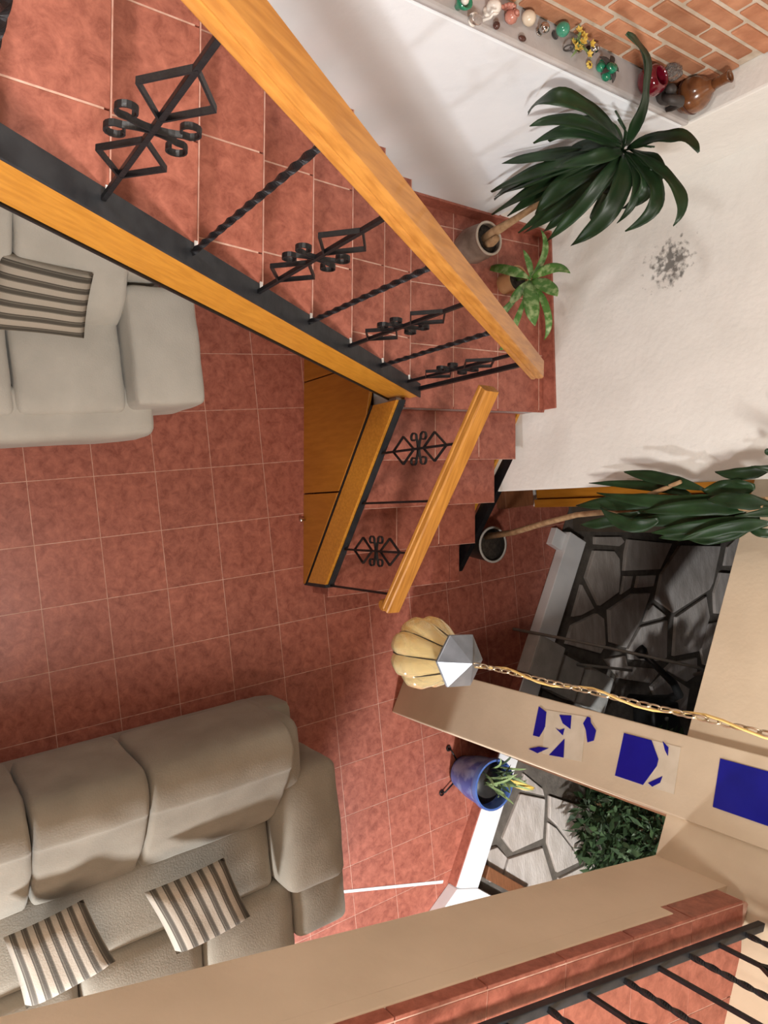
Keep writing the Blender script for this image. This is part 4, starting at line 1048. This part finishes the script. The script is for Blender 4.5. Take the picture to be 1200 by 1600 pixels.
# --- blue pot by the pillar
d4 = empty('blue_pot_plant', (2.33, 2.66, 0), 'blue painted pot with thin grey green plant behind the pillar', 'plant')
pc = Vector((2.30, 2.62, 0.03))
MB().lathe([(0.02, 0.0), (0.115, 0.0), (0.150, 0.14), (0.168, 0.30), (0.158, 0.30), (0.150, 0.24), (0.02, 0.24)], pc, 32).build('pot', M['pot_blue'], d4, smooth=True, angle=50)
MB().lathe([(0.150, 0.285), (0.170, 0.285), (0.176, 0.30), (0.172, 0.33), (0.158, 0.33), (0.150, 0.30)], pc, 32, ring=True).build('pot_rim', M['pot_blue_rim'], d4, smooth=True, angle=50)
MB().lathe([(0.150, 0.235), (0.150, 0.245), (0.002, 0.25)], pc, 24).build('soil', M['pot_dark'], d4, smooth=True)
rs = random.Random(3)
for i in range(26):
    b = pc + Vector((rs.uniform(-0.09, 0.05), rs.uniform(-0.03, 0.1), 0.25))
    tip = b + Vector((rs.uniform(-0.14, 0.10), rs.uniform(-0.10, 0.14), rs.uniform(0.10, 0.26)))
    o = blade(MB(), [b, (b + tip) / 2 + Vector((0, 0, 0.04)), tip], 0.016, 0.2, 6, 0, 0.5, i).build('leaf', M['leaf_small'] if i % 3 else M['bush'], d4, smooth=True); solidify(o, 0.001)
b = pc + Vector((-0.02, 0.08, 0.30))
o = blade(MB(), [b, b + Vector((0.06, 0.10, 0.10)), b + Vector((0.10, 0.20, 0.12))], 0.045, 0.3, 10, 0.08, 0.5, 4).build('dry_leaf', M['petal'], d4, smooth=True); solidify(o, 0.001)
# iron stand of the pot
sp = Vector((2.30, 2.62, 0))
m = MB()
for a in (3.6, 5.2, 1.0):
    d = Vector((math.cos(a), math.sin(a), 0))
    m.tube([sp + d * 0.10 + Vector((0, 0, 0.03)), sp + d * 0.20 + Vector((0, 0, 0.03)), sp + d * 0.215 + Vector((0, 0, 0.0))], 0.006, 6)
    m.tube([sp + d * 0.215 + Vector((0.018 * math.cos(q), 0.018 * math.sin(q), 0.008)) for q in [k * math.pi / 4 for k in range(8)]], 0.005, 6, closed=True)
m.tube([sp + Vector((0.11 * math.cos(q), 0.11 * math.sin(q), 0.024)) for q in [k * math.pi / 10 for k in range(20)]], 0.005, 6, closed=True)
m.build('iron_stand', M['iron'], d4, smooth=True)

# --- bush in the garden
bs = empty('garden_bush', (2.95, 3.95, 0), 'dense dark green bush on the patio behind the pillar', 'bush')
rs = random.Random(11)
m = MB()
tops = []
for i in range(16):
    a = rs.uniform(0, 6.28); r = rs.uniform(0.1, 0.62)
    e = Vector((3.0 + r * math.cos(a) * 1.0, 4.0 + r * math.sin(a) * 0.8, rs.uniform(0.5, 1.15)))
    p = [Vector((3.0 + rs.uniform(-.05, .05), 4.0 + rs.uniform(-.05, .05), -0.03)), Vector((3.0, 4.0, 0.3)) + (e - Vector((3.0, 4.0, 0.5))) * 0.4, e]
    m.tube(p, [0.02, 0.012, 0.005], 6); tops.append(e)
m.build('branches', M['stem'], bs, smooth=True)
m = MB()
for i in range(5200):
    while True:
        q = Vector((rs.uniform(-1, 1), rs.uniform(-1, 1), rs.uniform(-1, 1)))
        if 0.25 < q.length < 1: break
    c = Vector((2.98 + q.x * 0.70, 3.95 + q.y * 0.66, 0.66 + q.z * 0.58))
    d = (q * 0.6 + Vector((rs.uniform(-1, 1), rs.uniform(-1, 1), rs.uniform(-0.2, 1)))).normalized()
    s = d.cross(Vector((rs.uniform(-1, 1), rs.uniform(-1, 1), 1))).normalized()
    l = rs.uniform(0.07, 0.14); w = l * 0.17
    m.add([c, c + d * l * 0.5 + s * w, c + d * l, c + d * l * 0.5 - s * w], [(0, 1, 2, 3)])
o = m.build('foliage', M['bush'], bs)
o['kind'] = 'stuff'

# ================================================================== things on the patio side
def block(c, s, rz, label):
    m = MB(); rounded_slab(m, (-s / 2, -s / 2, 0), (s / 2, s / 2, 0.13), 0.012, 6)
    R3 = Matrix.Rotation(rz, 3, 'Z')
    m.v = [R3 @ v + Vector(c) for v in m.v]
    o = m.build('concrete_block', M['concrete']); weld(o)
    for p in o.data.polygons: p.use_smooth = False
    tag(o, label, 'block', 'pale concrete blocks')
block((1.62, 3.35, 0.095), 0.30, -0.55, 'pale concrete block on the sill, nearest the tiled floor')
block((1.84, 3.66, -0.005), 0.30, -0.55, 'middle pale concrete block beside the pillar')
block((2.02, 3.98, 0.0), 0.30, -0.55, 'pale concrete block farthest out on the patio')
pl = MB().tube([(1.385, 3.228, 0.013), (1.45, 3.40, 0.45), (1.56, 3.66, 0.92), (1.64, 3.86, 1.12), (1.70, 3.98, 1.10), (1.75, 4.02, 0.98)], [0.012] * 6, 8).build('leaning_pole', M['grey_plastic'], smooth=True)
tag(pl, 'thin grey pole leaning out over the dark patio', 'pole')
pl = MB().tube([(1.75, 3.75, 0.135), (1.80, 3.95, 0.28), (1.84, 4.10, 0.38)], 0.011, 8).build('short_rod', M['grey_plastic'], smooth=True)
tag(pl, 'short grey rod beside the longer leaning pole', 'rod')
hs = empty('black_hose', (2.10, 4.40, 0), 'thick black curved hose with a flared end on the dark patio', 'hose')
hp = [Vector((1.66, 4.02, 0.55)), Vector((1.78, 4.10, 0.62)), Vector((1.92, 4.22, 0.66)), Vector((2.04, 4.33, 0.62)), Vector((2.13, 4.42, 0.46)), Vector((2.19, 4.46, 0.22)), Vector((2.22, 4.48, 0.03))]
MB().tube(hp, [0.022, 0.024, 0.030, 0.034, 0.036, 0.036, 0.036], 12).build('tube', M['rubber'], hs, smooth=True)
MB().tube([hp[0] + Vector((0.02, 0.02, 0.01)), hp[0], hp[0] - Vector((0.03, 0.02, 0.02))], [0.03, 0.05, 0.05], 12).build('nozzle', M['rubber'], hs, smooth=True)
bx_ = empty('black_box', (2.18, 4.62, 0), 'black plastic box with a round knob on the patio', 'box')
o = rounded_slab(MB(), (2.30, 4.52, 0.0), (2.58, 4.86, 0.24), 0.03, 6).build('case', M['rubber'], bx_); weld(o)
MB().lathe([(0.02, 0), (0.02, 0.012), (0.016, 0.016), (0.001, 0.017)], (2.40, 4.66, 0.24), 14).build('knob', M['grey_plastic'], bx_, smooth=True)
ed = MB().prism([(3.02, 2.74), (3.10, 2.70), (3.42, 3.08), (3.36, 3.13)], -0.02, 0.08).build('trim_curb', M['wood_brown'], bevel=0.006)
tag(ed, 'brown curb edging beside the white corner slab', kind='structure')

# ================================================================== ornaments on the ledge
LG = 'ornaments on the ledge'
def orn(name, x, y, label, cat='ornament'):
    return empty(name, (x, y, LZ), label, cat, LG)
def L3(x, y, z): return Vector((x, y, LZ + z))
EGG = [(0.002, 0.0), (0.45, 0.06), (0.80, 0.28), (1.0, 0.62), (0.98, 0.95), (0.80, 1.32), (0.48, 1.60), (0.2, 1.72), (0.002, 1.75)]
def egg(m, c, r, tall=1.0, seg=20): return m.lathe([(p[0] * r, p[1] * r * tall) for p in EGG], c, seg)
o = orn('green_glass_dish', -1.41, 1.135, 'dark green glass dish at the near end of the ledge')
MB().lathe([(0.012, 0), (0.014, 0.012), (0.028, 0.03), (0.030, 0.045), (0.026, 0.045), (0.010, 0.016), (0.001, 0.015)], L3(-1.41, 1.135, 0), 20).build('dish', M['g_emerald'], o, smooth=True)
MB().ball(L3(-1.41, 1.135, 0.040), 0.014).build('bead', M['g_white'], o, smooth=True)
o = orn('glass_goose', -1.375, 1.195, 'clear glass goose figurine with a long neck')
MB().ball(L3(-1.375, 1.195, 0.022), 0.020, sc=(1.0, 1.5, 0.8)).build('body', M['g_clear'], o, smooth=True)
MB().tube([L3(-1.375, 1.222, 0.026), L3(-1.375, 1.236, 0.05), L3(-1.375, 1.230, 0.072), L3(-1.375, 1.245, 0.080)], [0.007, 0.005, 0.005, 0.003], 8).build('neck', M['g_white'], o, smooth=True)
MB().lathe([(0.016, 0), (0.016, 0.004), (0.005, 0.008)], L3(-1.375, 1.195, 0), 14).build('foot', M['g_white'], o, smooth=True)
o = orn('white_vase', -1.425, 1.27, 'small round milky white vase on a ringed foot')
egg(MB(), L3(-1.425, 1.27, 0.012), 0.026, 1.15).build('body', M['g_white'], o, smooth=True)
MB().lathe([(0.018, 0), (0.020, 0.005), (0.014, 0.010), (0.010, 0.014)], L3(-1.425, 1.27, 0), 16).build('foot', M['g_white'], o, smooth=True)
o = egg(MB(), L3(-1.385, 1.300, 0), 0.013, 1.1).build('brown_stone_egg', M['g_brown'], smooth=True); tag(o, 'small dark brown stone egg beside the white vase', 'ornament', LG)
o = orn('rose_jar', -1.425, 1.365, 'small rose pink jar with a rounded belly')
MB().lathe([(0.012, 0), (0.022, 0.012), (0.024, 0.025), (0.016, 0.038), (0.012, 0.042), (0.015, 0.048), (0.012, 0.048), (0.001, 0.04)], L3(-1.425, 1.365, 0), 18).build('jar', M['g_red'], o, smooth=True)
MB().ball(L3(-1.425, 1.365, 0.05), 0.009).build('stopper', M['g_red'], o, smooth=True)
o = orn('pink_shell', -1.455, 1.345, 'pale pink shell ornament against the bricks')
m = MB()
for k in range(7):
    a = -1.2 + k * 0.4
    m.tube([L3(-1.455, 1.345, 0.004), L3(-1.450, 1.345 + 0.016 * math.sin(a), 0.028 * math.cos(a) + 0.012), L3(-1.443, 1.345 + 0.034 * math.sin(a), 0.045 * math.cos(a) + 0.012)], [0.003, 0.008, 0.005], 7)
m.build('shell', M['g_red'], o, smooth=True)
o = egg(MB(), L3(-1.442, 1.452, 0), 0.027, 1.05, 24).build('cream_stone_egg', M['g_cream'], smooth=True); tag(o, 'large cream polished stone egg on the ledge', 'ornament', LG)
o = MB().ball(L3(-1.372, 1.425, 0.009), 0.012, sc=(0.9, 1.5, 0.75)).build('brown_pebble', M['g_brown'], smooth=True); tag(o, 'flat oval brown pebble in front of the cream egg', 'ornament', LG)
o = orn('silver_bauble', -1.42, 1.52, 'small mirrored silver bauble on a ring foot')
MB().ball(L3(-1.42, 1.52, 0.030), 0.020).build('bauble', M['g_silver'], o, smooth=True)
MB().tube([L3(-1.42 + 0.012 * math.cos(q), 1.52 + 0.012 * math.sin(q), 0.004) for q in [k * math.pi / 6 for k in range(12)]], 0.0035, 6, closed=True).build('ring_foot', M['g_silver'], o, smooth=True)
MB().tube([L3(-1.42, 1.52, 0.0), L3(-1.42, 1.52, 0.014)], 0.005, 8).build('stem', M['g_silver'], o)
o = orn('green_stone_egg', -1.43, 1.605, 'polished green stone egg on a clear glass stand')
egg(MB(), L3(-1.43, 1.605, 0.018), 0.026, 1.15, 24).build('egg', M['g_green'], o, smooth=True)
MB().lathe([(0.016, 0), (0.017, 0.004), (0.007, 0.010), (0.012, 0.022), (0.010, 0.022), (0.001, 0.012)], L3(-1.43, 1.605, 0), 16).build('stand', M['g_clear'], o, smooth=True)
o = orn('flower_basket', -1.40, 1.70, 'tiny basket of yellow flowers with a ring handle')
MB().lathe([(0.014, 0), (0.022, 0.016), (0.025, 0.026), (0.021, 0.026), (0.010, 0.010), (0.001, 0.008)], L3(-1.40, 1.70, 0), 18).build('basket', M['g_silver'], o, smooth=True)
MB().tube([L3(-1.385, 1.655 + 0.020 * math.cos(q), 0.022 + 0.020 * math.sin(q)) for q in [k * math.pi / 8 for k in range(16)]], 0.0028, 6, closed=True).build('ring_handle', M['g_black'], o, smooth=True)
rs = random.Random(5)
for k in range(11):
    c = L3(-1.40 + rs.uniform(-0.03, 0.03), 1.70 + rs.uniform(-0.045, 0.05), 0.03 + rs.uniform(0, 0.05))
    m = MB(); ax = Vector((rs.uniform(-.4, .4), rs.uniform(-.6, .2), 1)).normalized(); u = ax.orthogonal().normalized(); v = ax.cross(u)
    for p in range(5):
        a = p * 2 * math.pi / 5; d = u * math.cos(a) + v * math.sin(a); s = ax.cross(d)
        m.add([c, c + d * 0.008 + s * 0.005 + ax * 0.004, c + d * 0.015 + ax * 0.007, c + d * 0.008 - s * 0.005 + ax * 0.004], [(0, 1, 2, 3)])
    ob = m.build('flower', M['petal'], o); solidify(ob, 0.0015)
m = MB()
for k in range(16):
    b = L3(-1.40 + rs.uniform(-0.01, 0.01), 1.70 + rs.uniform(-0.01, 0.01), 0.02)
    e = L3(-1.40 + rs.uniform(-0.05, 0.05), 1.70 + rs.uniform(-0.06, 0.06), rs.uniform(0.02, 0.075))
    blade(m, [b, (b + e) / 2 + Vector((0, 0, 0.012)), e], 0.010, 0.2, 5, 0, 0.5, k)
ob = m.build('leaves', M['leaf_small'], o); solidify(ob, 0.001)
o = orn('silver_bauble', -1.415, 1.795, 'silver bauble with a dark base beside the flower basket')
MB().ball(L3(-1.415, 1.795, 0.028), 0.019).build('bauble', M['g_silver'], o, smooth=True)
MB().lathe([(0.02, 0), (0.02, 0.006), (0.008, 0.014)], L3(-1.415, 1.795, 0), 14).build('base', M['g_black'], o, smooth=True)
o = orn('yellow_rosette', -1.355, 1.775, 'little yellow flower rosette at the ledge front')
m = MB()
for p in range(7):
    a = p * 2 * math.pi / 7
    m.ball(L3(-1.355 + 0.010 * math.cos(a), 1.775 + 0.010 * math.sin(a), 0.012), 0.006, 8, 5)
m.build('petals', M['petal'], o, smooth=True)
MB().ball(L3(-1.355, 1.775, 0.009), 0.009).build('heart', M['g_brown'], o, smooth=True)
o = orn('emerald_glass_cluster', -1.35, 1.86, 'dark emerald green glass fruit cluster')
m = MB()
for k in range(9):
    a = k * 0.9; r = 0.024 if k < 6 else 0.008
    m.ball(L3(-1.35 + r * math.cos(a), 1.86 + r * 1.2 * math.sin(a), 0.020 + (0.0 if k < 6 else 0.026)), 0.019, 12, 7)
m.build('fruit', M['g_emerald'], o, smooth=True)
m = MB()
for k in range(5):
    a = k * 1.26 + 0.3; b = L3(-1.35, 1.86, 0.03)
    e = b + Vector((0.055 * math.cos(a), 0.06 * math.sin(a), 0.002))
    blade(m, [b, (b + e) / 2 + Vector((0, 0, 0.014)), e], 0.022, 0.2, 6, 0, 0.4, k)
ob = m.build('leaves', M['g_black'], o, smooth=True); solidify(ob, 0.0015)
o = orn('ruby_bowl', -1.345, 2.105, 'glossy ruby red rounded bowl on the ledge')
MB().lathe([(0.03, 0), (0.052, 0.02), (0.060, 0.05), (0.052, 0.082), (0.040, 0.096), (0.036, 0.096), (0.046, 0.07), (0.02, 0.02), (0.001, 0.02)], L3(-1.345, 2.105, 0), 28).build('bowl', M['g_ruby'], o, smooth=True)
o = orn('black_clay_figure', -1.310, 2.21, 'curled matte black clay animal figure beside the red bowl')
MB().ball(L3(-1.310, 2.21, 0.038), 0.042, sc=(0.8, 1.05, 0.92)).build('body', M['g_black'], o, smooth=True)
MB().tube([L3(-1.287, 2.165, 0.06), L3(-1.267, 2.17, 0.085), L3(-1.265, 2.21, 0.098), L3(-1.273, 2.245, 0.075), L3(-1.275, 2.255, 0.03), L3(-1.277, 2.25, 0.006)], [0.016, 0.020, 0.021, 0.018, 0.013, 0.010], 10).build('trunk', M['g_black'], o, smooth=True)
MB().ball(L3(-1.310, 2.175, 0.085), 0.024, sc=(0.9, 1, 0.9)).build('head', M['g_black'], o, smooth=True)
o = orn('crystal_flower', -1.385, 2.20, 'clear faceted crystal flower standing behind the black figure')
MB().lathe([(0.022, 0), (0.020, 0.006), (0.008, 0.014), (0.008, 0.06)], L3(-1.385, 2.20, 0), 10).build('stem', M['g_clear'], o)
m = MB()
for k in range(6):
    a = k * math.pi / 3; c = L3(-1.385, 2.20, 0.075)
    m.ball(c + Vector((0.02 * math.cos(a), 0.02 * math.sin(a), 0.012)), 0.018, 8, 5, sc=(1, 1, 1.5))
m.build('petals', M['g_clear'], o)
o = orn('brown_jug', -1.328, 2.350, 'round brown glazed clay jug with a narrow neck, last on the ledge', 'jug')
jc = L3(-1.328, 2.350, 0)
MB().lathe([(0.03, 0), (0.050, 0.010), (0.066, 0.038), (0.072, 0.070), (0.067, 0.100), (0.050, 0.128), (0.028, 0.150), (0.020, 0.170)], jc, 32).build('body', M['g_jug'], o, smooth=True)
MB().lathe([(0.022, 0.165), (0.020, 0.195), (0.021, 0.225), (0.026, 0.235), (0.021, 0.236), (0.016, 0.225), (0.015, 0.19)], jc, 20).build('neck', M['g_jug'], o, smooth=True)
MB().tube([jc + Vector((0.070 * math.cos(q), 0.070 * math.sin(q), 0.052)) for q in [k * math.pi / 16 for k in range(32)]], 0.003, 6, closed=True).build('band', M['g_brown'], o, smooth=True)

# ================================================================== lamps out of the picture: those of the house and an added stair fill
def lamp(name, c, label, power, color, rad, drop):
    t = empty(name, c, label, 'lamp')
    m, nt, b = new_mat('lit lamp glass ' + name)
    b.inputs['Base Color'].default_value = (*color, 1)
    b.inputs['Emission Color'].default_value = (*color, 1)
    b.inputs['Emission Strength'].default_value = 3.0
    c = Vector(c)
    if drop is None:
        MB().lathe([(0.14, -c.z), (0.14, 0.012 - c.z), (0.02, 0.03 - c.z), (0.012, 0.05 - c.z), (0.012, -0.085), (0.03, -0.06), (0.03, -0.04)], c, 24).build('stand', M['steel_dark'], t, smooth=True, angle=40)
    else:
        MB().lathe([(0.02, drop), (0.07, drop - 0.004), (0.07, drop - 0.02), (0.015, drop - 0.026), (0.012, 0.075), (0.03, 0.065)], c, 20).build('canopy', M['steel_dark'], t, smooth=True, angle=40)
    o = MB().ball(c, 0.055, 18, 10).build('bulb', m, t, smooth=True)
    ld = bpy.data.lights.new(name + '_light', 'POINT'); ld.energy = power;
    ld.color = color; ld.shadow_soft_size = rad
    lo = bpy.data.objects.new(name + '_light', ld); COL.objects.link(lo); lo.parent = t
    lo.location = (0, 0, -0.06 - rad) if drop else (0, 0, 0.06 + rad)
lamp('ceiling_lamp', tuple(UPPER_LAMP), 'pendant lamp with a bare bulb in the upper hall', UPPER_W, UPPER_C, 0.28, ZC - UPPER_LAMP.z)
lamp('floor_lamp', tuple(LOWER_LAMP), 'standing lamp with a bare bulb facing the long sofa', LOWER_W, LOWER_C, 0.10, None)
lamp('porch_lamp', tuple(PORCH_LAMP), 'bare porch lamp on the outside wall above the garden beam', PORCH_W, PORCH_C, 0.06, 0.20)
sc = empty('stair_fill', tuple(STAIR_FILL), 'added fill light shaped as a small wall sconce at the top of the stairs', 'lamp')  # fixture invented to carry the added fill light
m_, nt_, b_ = new_mat('lit fill bulb')
b_.inputs['Emission Color'].default_value = (*STAIR_FILL_C, 1); b_.inputs['Emission Strength'].default_value = 3.0
wx = wall_left_x(STAIR_FILL.y) - 0.136
MB().box((wx, STAIR_FILL.y - 0.05, STAIR_FILL.z - 0.08), (wx + 0.02, STAIR_FILL.y + 0.05, STAIR_FILL.z + 0.08)).build('back_plate', M['steel_dark'], sc, bevel=0.004)
MB().tube([(wx + 0.02, STAIR_FILL.y, STAIR_FILL.z - 0.05), (wx + 0.12, STAIR_FILL.y, STAIR_FILL.z - 0.09), (STAIR_FILL.x, STAIR_FILL.y, STAIR_FILL.z - 0.06)], 0.010, 8).build('arm', M['steel_dark'], sc, smooth=True)
MB().ball(STAIR_FILL, 0.045, 18, 10).build('bulb', m_, sc, smooth=True)
ld = bpy.data.lights.new('sconce_light', 'POINT'); ld.energy = STAIR_FILL_W; ld.color = STAIR_FILL_C; ld.shadow_soft_size = 0.12
lo = bpy.data.objects.new('sconce_light', ld); COL.objects.link(lo); lo.parent = sc; lo.location = (0.18, 0, 0)
